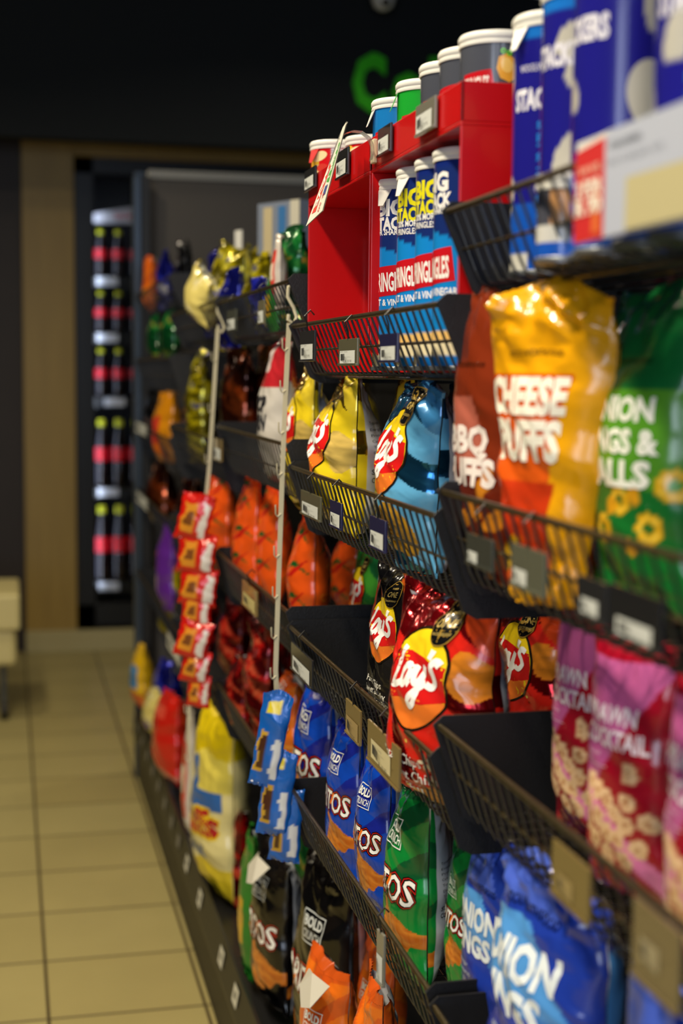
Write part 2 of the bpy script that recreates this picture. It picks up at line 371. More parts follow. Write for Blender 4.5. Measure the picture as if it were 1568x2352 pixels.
def a_tri(w, h, outline=(24, 10, 10)):
    k = w/2; y0 = h/2+0.10*k; a = []
    for off, c in ((0.11, outline), (0.08, (190, 30, 24)), (0.055, (20, 12, 12)), (0.012, (245, 245, 242))):
        a.append(art_text('DORITOS', 0.0, y0, 0.46*k, 1.84*k*(1+off*0.25), c, off, 0.0, -4))
    a += [art_poly([(0.30*k, y0-0.10*k), (0.42*k, y0+0.16*k), (0.47*k, y0+0.14*k), (0.37*k, y0-0.12*k)], (236, 120, 30)),
          art_poly([(-0.62*k, y0-0.34*k), (-0.15*k, y0-0.02*k), (-0.10*k, y0-0.06*k), (-0.55*k, y0-0.40*k)], (236, 120, 30))]
    bx, by, bw, bh = 0.28*k, h/2+0.95*k, 0.32*k, 0.25*k
    for (x0, x1, z0, z1) in ((-1, 1, 0.93, 1), (-1, 1, -1, -0.93), (-1, -0.94, -1, 1), (0.94, 1, -1, 1)):
        a.append(art_poly([(bx+bw*x0, by+bh*z0), (bx+bw*x1, by+bh*z0), (bx+bw*x1, by+bh*z1), (bx+bw*x0, by+bh*z1)], (235, 240, 240)))
    a += [art_text('BOLD', bx, by+0.10*k, 0.17*k, 0.53*k, (235, 240, 240), 0.04), art_text('CRUNCH', bx, by-0.11*k, 0.15*k, 0.53*k, (235, 240, 240), 0.01)]
    return a
def d_cheese(x, y, A):
    c = fill(x, (226, 160, 14))
    m = (y < 0.80) & (x < 0.62-0.22*(0.80-y)) & (y > -A*0.86); c[m] = L((206, 84, 20))
    m = (y < -0.42) & (x < 0.45) & (y > -A*0.78); c[m] = L((186, 52, 18))
    chip(c, x, y, 0.05, -A*0.88, 0.5, 0.14, (236, 186, 24)); chip(c, x, y, -0.5, -A*0.70, 0.3, 0.16, (236, 186, 24), 40)
    return c
def a_cheese(w, h):
    k = w/2; yy = h/2
    return [art_text('CHEESE', -0.16*k, yy+0.56*k, 0.40*k, 1.50*k, (244, 240, 226), 0.05), art_text('PUFFS', -0.10*k, yy+0.06*k, 0.44*k, 1.36*k, (244, 240, 226), 0.05),
            art_text('WOOLWORTHS FOOD', 0.0, yy+1.02*k, 0.07*k, 0.9*k, (70, 50, 20), 0.01)]
def d_bbq(x, y, A):
    c = fill(x, (122, 44, 20))
    m = (y < 0.55) & (np.abs(x-0.05+0.5*y) < 0.42); c[m] = L((176, 96, 80))
    m = (y < -0.45); c[m] = L((104, 34, 18))
    for i, (a, b, r) in enumerate(((-0.5, -0.75, 40), (0.2, -0.95, -30), (0.55, -0.6, 60), (-0.2, -1.15, 10), (0.7, -1.1, 30))): chip(c, x, y, a, b, 0.26, 0.12, (222, 140, 36), r)
    return c
def a_bbq(w, h):
    k = w/2; yy = h/2
    return [art_text('BBQ', 0.02*k, yy-0.02*k, 0.36*k, 1.2*k, (238, 228, 226), 0.05), art_text('PUFFS', 0.06*k, yy-0.46*k, 0.36*k, 1.4*k, (238, 228, 226), 0.05),
            art_text('WOOLWORTHS FOOD', 0.0, yy+0.98*k, 0.07*k, 0.9*k, (50, 24, 12), 0.01)]
def d_rings(x, y, A):
    c = fill(x, (22, 110, 44))
    m = (y < 0.9) & (y+0.7*x > -0.55) & (y > -0.5); c[m] = L((84, 150, 40))
    m = (y > 0.75); c[m] = L((20, 104, 50))
    for cx, cy in ((-0.25, -1.0), (0.6, -0.95), (0.15, -0.62), (-0.75, -0.75), (0.9, -0.4)):
        r = np.hypot((x-cx)/0.9, y-cy); m = (r < 0.20) & (r > 0.07); c[m] = L((232, 178, 24)); m = (r < 0.16) & (r > 0.12); c[m] = L((246, 206, 70))
    for cx, cy in ((-0.55, -0.55), (0.42, -0.55), (-0.05, -0.70), (0.3, -1.2), (-0.8, -1.05)): chip(c, x, y, cx, cy, 0.10, 0.13, (236, 170, 30))
    return c
def a_rings(w, h):
    k = w/2; yy = h/2
    return [art_text('ONION', 0, yy+0.52*k, 0.30*k, 1.35*k, (240, 242, 232), 0.04), art_text('RINGS &', 0, yy+0.12*k, 0.30*k, 1.5*k, (240, 242, 232), 0.04),
            art_text('BALLS', 0, yy-0.28*k, 0.32*k, 1.35*k, (240, 242, 232), 0.05), art_text('WOOLWORTHS FOOD', 0, yy+1.1*k, 0.07*k, 0.9*k, (12, 50, 24), 0.01)]
def d_prawn(x, y, A):
    c = fill(x, (156, 12, 38))
    m = (y > -0.35) & (x < 0.75*(y-0.55)+0.20) & (y < A*0.86); c[m] = L((182, 88, 150))
    m = (np.abs(y+0.95+0.8*x) < 0.22); c[m] = L((222, 120, 180))
    for i, (cx, cy) in enumerate(((0.45, 0.05), (0.42, -0.42), (-0.55, -0.25), (-0.32, -0.36), (-0.05, -0.45), (-0.62, -0.62), (0.12, -0.66), (0.38, -0.82), (-0.30, -0.80), (-0.66, -0.98), (-0.08, -1.02), (0.16, -1.08), (0.60, -1.16), (-0.42, -1.20), (0.28, -1.42), (-0.10, -1.42), (0.8, -0.7))):
        r = (20, 70, 120, 160, 45)[i % 5]
        chip(c, x, y, cx, cy, 0.15, 0.19, (236, 204, 168), r, False, (220, 176, 130)); chip(c, x, y, cx, cy, 0.02, 0.09, (196, 130, 84), r); chip(c, x, y, cx, cy, 0.07, 0.018, (196, 130, 84), r+20)
    return c
def a_prawn(w, h):
    k = w/2; yy = h/2
    return [art_text('PRAWN', -0.08*k, yy+0.95*k, 0.30*k, 1.25*k, (226, 214, 232), 0.03, 0.0), art_text('COCKTAIL', 0.0, yy+0.56*k, 0.30*k, 1.6*k, (226, 214, 232), 0.03),
            art_text('flavoured', -0.5*k, yy+0.26*k, 0.07*k, 0.5*k, (226, 190, 220), 0.0), art_text('snack', -0.6*k, yy+0.15*k, 0.07*k, 0.3*k, (226, 190, 220), 0.0),
            art_poly([(-0.8*k, yy+0.06*k), (-0.05*k, yy+0.06*k), (-0.05*k, yy+0.07*k), (-0.8*k, yy+0.07*k)], (226, 200, 220))]
def d_onion(x, y, A):
    c = fill(x, (30, 58, 166))
    m = (y > 0.20) & (y < 1.08) & (x < 0.75-0.9*(y-0.35)); c[m] = L((80, 148, 220))
    m = (y < 0.25) & (np.abs(x-0.55+0.55*(y-0.2)) < 0.20) & (y > -A); c[m] = L((60, 122, 204))
    m = (y < -0.05) & (x < 0.28-0.4*y-0.30); c[m] = L((24, 44, 148))
    m = (y > 1.2) & (x+0.6*y < 1.2); c[m] = L((70, 96, 200))
    chip(c, x, y, -0.1, -A*0.93, 0.5, 0.18, (232, 170, 40))
    return c
def a_onion(w, h):
    k = w/2; yy = h/2
    return [art_text('ONION', -0.10*k, yy+0.70*k, 0.38*k, 1.45*k, (226, 236, 244), 0.045), art_text('RINGS', -0.17*k, yy+0.24*k, 0.36*k, 1.35*k, (226, 236, 244), 0.045),
            art_text('vinegar', -0.35*k, yy-0.16*k, 0.09*k, 0.45*k, (200, 214, 240), 0.0), art_text('flavoured', -0.3*k, yy-0.30*k, 0.09*k, 0.55*k, (200, 214, 240), 0.0), art_text('snack', -0.4*k, yy-0.44*k, 0.09*k, 0.35*k, (200, 214, 240), 0.0),
            art_text('WOOLWORTHSFOOD', 0.0, yy+1.2*k, 0.10*k, 1.0*k, (16, 24, 60), 0.012)]
def d_chilli(x, y, A):
    c = fill(x, (224, 84, 22)); c[y > A*0.84] = L((214, 66, 20))
    for i, (cx, cy) in enumerate(((-0.45, 0.85), (0.35, 1.15), (0.45, 0.35), (-0.3, 0.0), (-0.5, -0.75), (0.4, -0.45), (0.1, -1.2), (-0.4, 1.6))):
        q = y-cy+0.9*(x-cx)**2; m = (np.abs(q) < 0.075*np.clip(1.2-np.abs(x-cx)/0.5, 0, 1)) & (np.abs(x-cx) < 0.50); c[m] = L((22, 84, 34))
        q = y-cy+0.22-0.5*(x-cx)-0.4*(x-cx)**2; m = (np.abs(q) < 0.09*np.clip(1.1-np.abs(x-cx-0.05)/0.45, 0, 1)) & (np.abs(x-cx-0.05) < 0.42); c[m] = L((186, 28, 20))
        r = np.hypot(x-cx+0.35, y-cy-0.28); m = (r < 0.10) & (r > 0.07); c[m] = L((240, 130, 40))
    return c
def d_blotch(cols, foil, seed, sc=0.35):
    cols = [L(c, f) for c, f in zip(cols, foil)]
    def d(x, y, A):
        n = facet(x, y, sc, seed)+0.5*facet(x, y, sc*0.45, seed+1); c = np.tile(cols[0], (len(x), 1))
        for i in range(1, len(cols)): c[n > 0.55-0.35*(len(cols)-1-i)+0.0] = cols[i] if i == 1 else cols[i]
        th = np.linspace(-0.25, 0.7, len(cols))
        c = np.tile(cols[0], (len(x), 1))
        for i in range(1, len(cols)): c[n > th[i]] = cols[i]
        return c
    return d
def d_panels(spec):
    """spec: list of (y0, y1, x0, x1, colour, foil)"""
    def d(x, y, A):
        c = fill(x, spec[0][4], spec[0][5])
        for y0, y1, x0, x1, col, fo in spec[1:]:
            m = (y > y0*A) & (y < y1*A+0.08*np.sin(x*5)) & (x > x0+0.1*np.sin(y*4)) & (x < x1); c[m] = L(col, fo)
        return c
    return d
FOILTXT = (245, 245, 240)
DES = dict(
    yellow=(d_crisps((226, 200, 34), (240, 214, 60), (150, 122, 30), 0.9, ((0.84, 0.10, 0.20, 0.34, 8, (226, 194, 104)), (-0.3, -0.95, 0.30, 0.19, 20, (228, 200, 110)), (0.34, -1.0, 0.26, 0.18, -12, (228, 200, 110)))), lambda w, h: a_crisps(w, h, 'Potato Chips', 'Lightly Salted')),
    sky=(d_crisps((96, 172, 222), (60, 130, 190), (40, 110, 160), 0.9, ((0.42, -0.72, 0.46, 0.36, -12, (222, 168, 48)), (-0.4, -1.2, 0.32, 0.19, 12, (216, 160, 40)))), lambda w, h: a_crisps(w, h, 'Potato Chips', 'Salt & Vinegar', 'Flavour')),
    black=(d_crisps((26, 24, 24), (190, 84, 24), (20, 20, 24), 0.6), lambda w, h: a_crisps(w, h, 'Potato Chips', 'Sweet & Smoky', 'American BBQ')),
    red=(d_crisps((206, 34, 24), (220, 74, 30), (160, 14, 26), 0.9, ((0.84, 0.42, 0.20, 0.30, 20, (222, 132, 36)), (-0.05, -1.25, 0.42, 0.18, 12, (232, 150, 44)), (0.55, -1.15, 0.3, 0.16, -22, (232, 150, 44)))), lambda w, h: a_crisps(w, h, 'Potato Chips', 'Thai Sweet Chilli', 'Flavour')+
         [art_oval((0.50+0.07*math.cos(t))*w/2, h/2+(-0.62+0.07*math.sin(t))*w/2, 0.055*w/2, 0.022*w/2, (236, 220, 190), math.degrees(t)) for t in [k*1.047 for k in range(6)]]+
         [art_oval(x*w/2, h/2+y*w/2, 0.022*w/2, 0.022*w/2, (240, 210, 90)) for x, y in ((0.15, -0.42), (0.42, -0.48), (0.6, -0.15), (0.8, -0.4), (-0.2, -1.05))]),
    green=(d_crisps((70, 160, 50), (30, 110, 60), (40, 120, 50), 0.2), lambda w, h: a_crisps(w, h, 'Potato Chips', 'Spring Onion')),
    blue=(d_tri((14, 66, 180), (22, 34, 140)), a_tri), lime=(d_tri((14, 130, 54), (10, 84, 44)), a_tri),
    dark=(d_tri((8, 7, 9), (16, 12, 11)), a_tri), orange=(d_tri((226, 112, 26), (206, 86, 26), (232, 160, 60)), a_tri),
    cheese=(d_cheese, a_cheese), bbq=(d_bbq, a_bbq), rings=(d_rings, a_rings), prawn=(d_prawn, a_prawn), onion=(d_onion, a_onion),
    chilli=(d_chilli, None),
    brown=(d_blotch([(60, 22, 10), (110, 48, 16), (150, 60, 18), (196, 150, 120)], (0.8, 0.7, 0.6, 0.3), 11, 0.5), None),
    crimson=(d_blotch([(90, 6, 12), (140, 12, 16), (196, 24, 20), (210, 90, 60)], (0.7, 0.7, 0.4, 0.4), 21, 0.4), None),
    candy=(d_panels([(0, 0, 0, 0, (206, 202, 198), 0), (0.35, 1.1, -1, 1, (190, 40, 50), 0), (0.55, 1.1, -0.5, 0.3, (214, 200, 200), 0), (-0.9, -0.55, -0.8, -0.1, (214, 130, 20), 0), (-1.1, -0.92, -1, 1, (200, 20, 20), 0)]),
           lambda w, h: [art_text('POP', 0.1*w/2, h/2+0.2*w/2, 0.4*w/2, 0.8*w/2, (30, 30, 36), 0.06, 0.2), art_text('CORN', 0, h/2-0.25*w/2, 0.4*w/2, 1.1*w/2, (40, 40, 46), 0.05, 0.2)]),
    gold=(d_blotch([(120, 110, 10), (206, 190, 20), (230, 220, 60), (40, 50, 150)], (0.7, 0.5, 0.6, 0.5), 31, 0.45), None),
    royal=(d_blotch([(20, 24, 120), (36, 44, 190), (60, 70, 210), (200, 200, 210)], (0.6, 0.5, 0.5, 0.4), 41, 0.6), None),
    leaf=(d_blotch([(10, 70, 34), (20, 110, 50), (40, 140, 60), (196, 160, 60)], (0.4, 0.3, 0.3, 0.1), 51, 0.6), None),
    purple=(d_panels([(0, 0, 0, 0, (96, 40, 150), 0.1), (-0.9, 0.0, -1, -0.25, (206, 190, 30), 0.1), (-0.1, 0.35, -1, -0.1, (206, 110, 40), 0)]), None),
    amber=(d_panels([(0, 0, 0, 0, (216, 140, 20), 0.1), (-0.5, 0.3, -0.7, 0.5, (200, 60, 40), 0), (-0.9, -0.5, -0.5, 0.8, (200, 100, 24), 0)]), None),
    tomato=(d_panels([(0, 0, 0, 0, (208, 34, 22), 0.1), (-0.9, -0.7, -1, 1, (200, 120, 100), 0), (0.5, 0.7, -0.6, 0.6, (220, 80, 60), 0)]), None),
    puffs=(d_panels([(0, 0, 0, 0, (226, 214, 150), 0), (0.55, 1.1, -1, 1, (226, 200, 20), 0.1), (0.0, 0.55, -0.2, 0.9, (30, 96, 176), 0), (0.2, 0.6, 0.1, 1.0, (222, 206, 90), 0), (-1.1, -0.6, -1, 1, (214, 190, 40), 0), (-1, -0.65, -0.9, -0.2, (186, 30, 30), 0)]),
           lambda w, h: [art_text('Puffs', 0.1*w/2, h/2-0.25*w/2, 0.5*w/2, 1.6*w/2, (232, 200, 30), 0.12), art_text('Puffs', 0.1*w/2, h/2-0.25*w/2, 0.5*w/2, 1.55*w/2, (176, 24, 36), 0.04), art_text('MILK', 0.1*w/2, h/2-0.85*w/2, 0.26*w/2, 0.8*w/2, (40, 90, 160), 0.02)]),
    cream=(d_blotch([(222, 206, 120), (226, 216, 170), (206, 196, 60), (120, 90, 160)], (0, 0, 0.1, 0.3), 61, 0.6), None),
    white=(d_panels([(0, 0, 0, 0, (206, 198, 190), 0), (-0.6, 0.6, -0.6, 0.7, (200, 60, 50), 0), (-0.2, 0.2, -0.4, 0.5, (230, 220, 200), 0)]), None),
    sun=(d_panels([(0, 0, 0, 0, (226, 180, 20), 0), (-0.4, 0.3, -0.6, 0.8, (60, 130, 190), 0), (-1.0, -0.5, -1, 1, (200, 90, 40), 0)]), None),
    yellowgreen=(d_panels([(0, 0, 0, 0, (40, 120, 40), 0.1), (-0.8, 0.7, -1, -0.3, (220, 200, 30), 0), (-0.5, 0.1, -0.5, 0.6, (206, 160, 30), 0)]), None),
    silver=(d_blotch([(30, 30, 34), (70, 72, 78), (150, 150, 156), (170, 80, 50)], (0.8, 0.9, 0.9, 0.5), 71, 0.4), None),
    strip_red=(d_panels([(0, 0, 0, 0, (206, 26, 18), 0.1), (-0.6, 0.6, -0.7, 0.1, (214, 140, 40), 0), (-0.3, 0.3, -0.5, 0.0, (120, 70, 30), 0), (-0.75, 0.65, 0.45, 0.85, (224, 220, 214), 0)]), None),
    strip_blue=(d_panels([(0, 0, 0, 0, (20, 96, 190), 0.1), (-0.7, 0.2, -0.8, -0.1, (190, 150, 50), 0), (-0.6, 0.1, -0.65, -0.25, (70, 40, 24), 0), (0.55, 0.8, -0.6, 0.3, (226, 206, 40), 0), (-0.8, 0.05, 0.35, 0.8, (214, 218, 222), 0)]), None),
)
_n = [100]
def bag(kind, name, label, cat, x0, x1, yt, zf, X, turn=0, asp=0.42, res=0.004, cr=1.0, flop=0.0, side=0.0, twist=0.0, lean=0.0, group=None, text=True, yb=None, roll=0.0, corner=False):
    """a filled packet whose sides stand at image columns x0..x1 on the depth plane X, top at row yt, resting at height zf"""
    _n[0] += 1; sd = _n[0]
    turn = turn*0.75-9; asp += 0.10
    xm = (x0+x1)/2; p = onX(xm, yt, X); zt = p[2]
    if X > 0.435 and zf > DECK:                                     # a packet fits under the basket above it
        for n_, (a_, b_) in BAYS.items():
            if a_ <= p[1] < b_:
                up = [ZF[n_, i_] for i_ in range(len(RAILS[n_])) if ZF[n_, i_] > zf+0.06]
                if up and zt > min(up)-0.003:
                    zt = min(up)-0.003
    if yb is not None: zf = onX(xm, yb, X)[2]
    al = math.atan2(X, p[1])+R(turn); d = math.hypot(p[0], p[1])
    pw = (x1-x0)/F*d*math.cos(math.atan((xm-CX)/F))
    w = pw/math.sqrt(math.sin(al)**2+(asp*math.cos(al))**2)
    h = zt-zf; b = Bag(w, h, w*asp, sd, cr, flop, cr, side, twist)
    b.taper = 0.45 if kind == 'cheese' else 0.0
    b.pointed = kind not in ('blue', 'lime', 'dark', 'orange', 'cheese', 'bbq', 'prawn', 'onion', 'puffs', 'tomato')
    root = thing(name, label, cat, (X, p[1], zf), (R(lean), R(roll), R(-90+turn)), group)
    dsg, ar = DES[kind]
    if corner:
        k = MB(); P = [(-0.10, -0.30, 0.955), (0.16, -0.42, 0.985), (0.44, -0.30, 0.965), (0.40, -0.62, 0.865), (0.22, -0.66, 0.835), (0.02, -0.55, 0.905)]
        P = [(a*w, b_*w*asp-0.004, c*h) for a, b_, c in P]; k.add(P+[(a, b_+0.0012, c) for a, b_, c in P], [(0, 1, 5), (1, 4, 5), (1, 3, 4), (1, 2, 3), (6, 11, 7), (7, 11, 10), (7, 10, 9), (7, 9, 8)])
        k.build('folded_corner', mat('pale_film_back', (200, 196, 184), 0.35), root)
    make_bag(name, b, dsg, ar(w, h) if (ar and text) else None, res, root, kind in ('yellow', 'sky', 'black', 'red', 'green', 'blue', 'lime', 'dark') and res < 0.0031)
    return root

# ================================================================== THE ROOM
def tiles():
    m = bpy.data.materials.new('floor_tiles'); m.use_nodes = True; nt = m.node_tree; b = nt.nodes['Principled BSDF']
    tc = nt.nodes.new('ShaderNodeTexCoord'); mp = nt.nodes.new('ShaderNodeMapping')
    mp.inputs['Location'].default_value = (-0.070+0.329*10, -2.949+0.302*20, 0)
    br = nt.nodes.new('ShaderNodeTexBrick'); br.offset = 0.0; br.squash = 1.0
    br.inputs['Scale'].default_value = 1.0; br.inputs['Brick Width'].default_value = 0.329; br.inputs['Row Height'].default_value = 0.302
    br.inputs['Mortar Size'].default_value = 0.0042; br.inputs['Mortar Smooth'].default_value = 0.3; br.inputs['Bias'].default_value = 0.0
    br.inputs['Color1'].default_value = (*lin((178, 166, 112)), 1); br.inputs['Color2'].default_value = (*lin((169, 155, 101)), 1)
    br.inputs['Mortar'].default_value = (*lin((74, 62, 38)), 1)
    n = nt.nodes.new('ShaderNodeTexNoise'); n.inputs['Scale'].default_value = 3; n.inputs['Detail'].default_value = 4
    mx = nt.nodes.new('ShaderNodeMix'); mx.data_type = 'RGBA'; mx.blend_type = 'MULTIPLY'; mx.inputs[0].default_value = 0.25
    nt.links.new(tc.outputs['Object'], mp.inputs['Vector']); nt.links.new(mp.outputs[0], br.inputs['Vector']); nt.links.new(tc.outputs['Object'], n.inputs['Vector'])
    nt.links.new(br.outputs['Color'], mx.inputs[6]); nt.links.new(n.outputs[0], mx.inputs[7]); nt.links.new(mx.outputs[2], b.inputs['Base Color'])
    bp = nt.nodes.new('ShaderNodeBump'); bp.inputs['Strength'].default_value = 0.5; bp.inputs['Distance'].default_value = 0.002; bp.invert = True
    nt.links.new(br.outputs['Fac'], bp.inputs['Height']); nt.links.new(bp.outputs[0], b.inputs['Normal'])
    b.inputs['Roughness'].default_value = 0.38; return m
X0, X1, Y0, Y1 = -2.6, 2.8, -3.2, 7.05
struct(MB().box((X0, Y0, -0.1), (X1, Y1+0.9, 0)).build('floor', tiles()))
M_CEIL = mat('dark_ceiling_paint', (30, 31, 33), 0.7); M_DARKWALL = mat('charcoal_wall_paint', (37, 41, 44), 0.6)
M_BROWN = mat('dark_brown_panel', (46, 38, 34), 0.55, var=0.15, bscale=6)
struct(MB().box((X0, Y0, CEIL), (X1, Y1+0.9, CEIL+0.1)).build('ceiling', M_CEIL))
struct(MB().box((X0-0.1, Y0, 0), (X0, Y1+0.9, CEIL)).build('wall_left', M_DARKWALL))
struct(MB().box((X1, Y0, 0), (X1+0.1, Y1+0.9, CEIL)).build('wall_right', M_DARKWALL))
w = MB().box((X0, Y0-0.1, 0), (-2.5, Y0, CEIL)).box((-0.1, Y0-0.1, 0), (0.1, Y0, CEIL)).box((1.3, Y0-0.1, 0), (X1, Y0, CEIL)).box((-2.5, Y0-0.1, 2.75), (1.3, Y0, CEIL)).box((-2.5, Y0-0.1, 0), (1.3, Y0, 0.35))
struct(w.build('wall_front', M_DARKWALL))
wf = MB()
for a, b_ in (((-2.5, Y0-0.08, 0.35), (-2.44, Y0-0.02, 2.75)), ((-0.16, Y0-0.08, 0.35), (-0.1, Y0-0.02, 2.75)), ((-2.5, Y0-0.08, 2.69), (-0.1, Y0-0.02, 2.75)), ((-2.5, Y0-0.08, 0.35), (-0.1, Y0-0.02, 0.41)), ((-1.33, Y0-0.08, 0.35), (-1.27, Y0-0.02, 2.75))): wf.box(a, b_)
wf = struct(wf.build('window_1', M_METALEND))
MB().box((-2.44, Y0-0.055, 0.41), (-0.16, Y0-0.045, 2.69)).build('pane', mat('clear_glass', (235, 240, 240), 0.02, trans=1.0), wf)
wf = MB()
for a, b_ in (((0.1, Y0-0.08, 0.35), (0.16, Y0-0.02, 2.75)), ((1.24, Y0-0.08, 0.35), (1.3, Y0-0.02, 2.75)), ((0.1, Y0-0.08, 2.69), (1.3, Y0-0.02, 2.75)), ((0.1, Y0-0.08, 0.35), (1.3, Y0-0.02, 0.41))): wf.box(a, b_)
wf = struct(wf.build('window_2', M_METALEND))
MB().box((0.16, Y0-0.055, 0.41), (1.24, Y0-0.045, 2.69)).build('pane', mat('clear_glass', (235, 240, 240), 0.02, trans=1.0), wf)
# back wall with the recess for the cooler
WY = 7.0
w = MB().box((X0, WY, 0), (0.078, WY+0.12, CEIL)).box((1.95, WY, 0), (X1, WY+0.12, CEIL)).box((0.078, WY+0.02, 2.43), (1.95, WY+0.12, CEIL)).box((X0, WY+0.8, 0), (X1, WY+0.9, CEIL))
struct(w.build('wall_back', M_BROWN))
def wood():
    m = bpy.data.materials.new('oak_veneer'); m.use_nodes = True; nt = m.node_tree; b = nt.nodes['Principled BSDF']
    tc = nt.nodes.new('ShaderNodeTexCoord'); mp = nt.nodes.new('ShaderNodeMapping'); mp.inputs['Scale'].default_value = (26, 26, 1.6)
    n = nt.nodes.new('ShaderNodeTexNoise'); n.inputs['Scale'].default_value = 1.5; n.inputs['Detail'].default_value = 5
    cr = nt.nodes.new('ShaderNodeValToRGB'); cr.color_ramp.elements[0].color = (*lin((140, 114, 54)), 1); cr.color_ramp.elements[1].color = (*lin((168, 140, 70)), 1)
    nt.links.new(tc.outputs['Object'], mp.inputs[0]); nt.links.new(mp.outputs[0], n.inputs['Vector']); nt.links.new(n.outputs[0], cr.inputs[0]); nt.links.new(cr.outputs[0], b.inputs['Base Color'])
    b.inputs['Roughness'].default_value = 0.45; return m
M_WOOD = wood()
struct(MB().box((0.078, WY-0.03, 0.10), (0.318, WY+0.12, 2.43)).box((0.318, WY-0.03, 2.355), (1.95, WY+0.12, 2.43)).box((1.70, WY-0.03, 0.10), (1.95, WY+0.12, 2.36)).build('trim_1', M_WOOD, bevel=0.003))
struct(MB().box((0.075, WY-0.06, 0), (1.95, WY-0.03, 0.105)).build('baseboard_back', mat('cream_skirting', (170, 160, 118), 0.45), bevel=0.004))
struct(MB().box((X0, 6.52, 2.36), (X1, 6.62, CEIL)).build('wall_bulkhead', mat('bulkhead_paint', (27, 32, 36), 0.85), bevel=0.003))
# green raised lettering
M_GREEN = mat('green_acrylic_letter', (70, 230, 30), 0.4)
lt = thing('wall_lettering', 'green raised COLD lettering on the dark bulkhead above the cooler', 'sign', (1.625, 6.50, 2.68))
lw = 0.165
for i, ch in enumerate('Cold'):
    v, f = text_mesh(ch, 0.05); ww = v[:, 0].max()-v[:, 0].min(); hh = 0.245 if ch in 'Cld' else 0.18
    tw = 0.155 if ch in 'Co' else (0.05 if ch == 'l' else 0.15); cx = (0, 0.185, 0.31, 0.44)[i]
    bm = bmesh.new(); sc = 0.245
    P = [bm.verts.new((cx+p[0]*tw/ww, 0, p[1]*sc*(1.0)-0.125)) for p in v]
    for q in f:
        try: bm.faces.new([P[k] for k in q])
        except ValueError: pass
    r_ = bmesh.ops.extrude_face_region(bm, geom=bm.faces[:]); bmesh.ops.translate(bm, verts=[e for e in r_['geom'] if isinstance(e, bmesh.types.BMVert)], vec=(0, 0.02, 0))
    bmesh.ops.recalc_face_normals(bm, faces=bm.faces)
    me = bpy.data.meshes.new('letter'); bm.to_mesh(me); bm.free(); link('letter', me, M_GREEN, lt)

# ceiling lamps (the lights themselves are at the top of the script)
for i, (lx, ly) in enumerate(LAMPS):
    t = thing('ceiling_lamp', 'round white ceiling downlight, %s' % ('behind the viewer', 'above the nearest bay', 'above the red can displays', 'above the far clip strip', 'above the steel end post', 'left one before the bulkhead', 'right one before the bulkhead')[i], 'lamp', (lx, ly, CEIL))
    MB().lathe([(0.125, 0), (0.125, -0.012), (0.115, -0.02), (0.10, -0.02), (0.10, 0)], 40).build('rim', mat('white_enamel', (210, 210, 205), 0.4), t, True)
    MB().lathe([(0, -0.008), (0.10, -0.008), (0.10, -0.004), (0, -0.004)], 40).build('diffuser', mat('lit_diffuser', (255, 240, 210), 0.5, emis=((255, 236, 196), 4.0)), t)
# track spotlight at the top of the picture and security camera
p = onY(1243, -14, 4.6)
t = thing('spotlight', 'lit spotlight hanging from the ceiling above the blue tubes', 'lamp', (p[0], p[1], p[2]))
MB().lathe([(0.0, 0.075), (0.03, 0.075), (0.042, 0.03), (0.042, 0.0), (0.038, 0.0), (0.036, 0.01), (0.0, 0.012)], 32).build('spot_housing', mat('white_enamel', (210, 210, 205), 0.4), t, True)
MB().lathe([(0.0, 0.004), (0.035, 0.004), (0.035, 0.008), (0.0, 0.008)], 32).build('spot_lens', mat('lit_lens', (255, 255, 255), 0.3, emis=((235, 240, 255), 14)), t)
MB().tube([(0, 0, 0.07), (0, 0, CEIL-p[2])], 0.008).build('stem', M_METALEND, t, True)
p = onY(880, -2, 6.35)
t = thing('security_camera', 'white turret security camera with a dark round lens under the ceiling', 'camera', (p[0], 6.35, p[2]))
MB().lathe([(0, -0.052), (0.02, -0.048), (0.04, -0.035), (0.052, -0.005), (0.055, 0.02), (0.05, 0.04), (0.06, 0.05), (0.06, CEIL-p[2])], 32).build('camera_body', M_LID, t, True)
k = MB()
k.lathe([(0.0, 0.0), (0.018, 0.0), (0.02, 0.01), (0.02, 0.03)], 24); o = k.build('lens', mat('black_gloss', (12, 12, 14), 0.1), t, True)
o.location = (0, -0.045, -0.026); o.rotation_euler = (R(-60), 0, 0)

# ------------------------------------------------------------------ drinks cooler in the back wall
ck = thing('drinks_cooler', 'tall black glass door drinks cooler built into the back wall', 'fridge', (1.0, WY+0.02, 0))
M_CBLK = mat('cooler_black', (14, 15, 17), 0.35); ox, oy = 1.0, WY+0.02
def cb(a, b): return tuple(q-w_ for q, w_ in zip(a, (ox, oy, 0))), tuple(q-w_ for q, w_ in zip(b, (ox, oy, 0)))
MB().box(*cb((0.318, WY+0.02, 0.105), (0.412, WY+0.07, 2.36))).box(*cb((1.64, WY+0.02, 0.105), (1.70, WY+0.07, 2.36))).box(*cb((0.318, WY+0.02, 2.28), (1.70, WY+0.07, 2.36))).box(*cb((0.318, WY+0.02, 0.105), (1.70, WY+0.07, 0.22))).build('cabinet_frame', M_CBLK, ck, bevel=0.003)
MB().box(*cb((0.318, WY+0.70, 0.105), (1.70, WY+0.72, 2.36))).box(*cb((0.318, WY+0.07, 0.105), (0.345, WY+0.70, 2.36))).box(*cb((1.69, WY+0.07, 0.105), (1.70, WY+0.70, 2.36))).box(*cb((0.345, WY+0.07, 0.105), (1.69, WY+0.70, 0.13))).build('liner', mat('cooler_liner', (22, 23, 26), 0.5), ck)
MB().box(*cb((0.40, WY+0.035, 0.22), (1.02, WY+0.043, 2.28))).build('glass_door', mat('door_glass', (250, 250, 250), 0.02, trans=1.0, ior=1.1), ck)
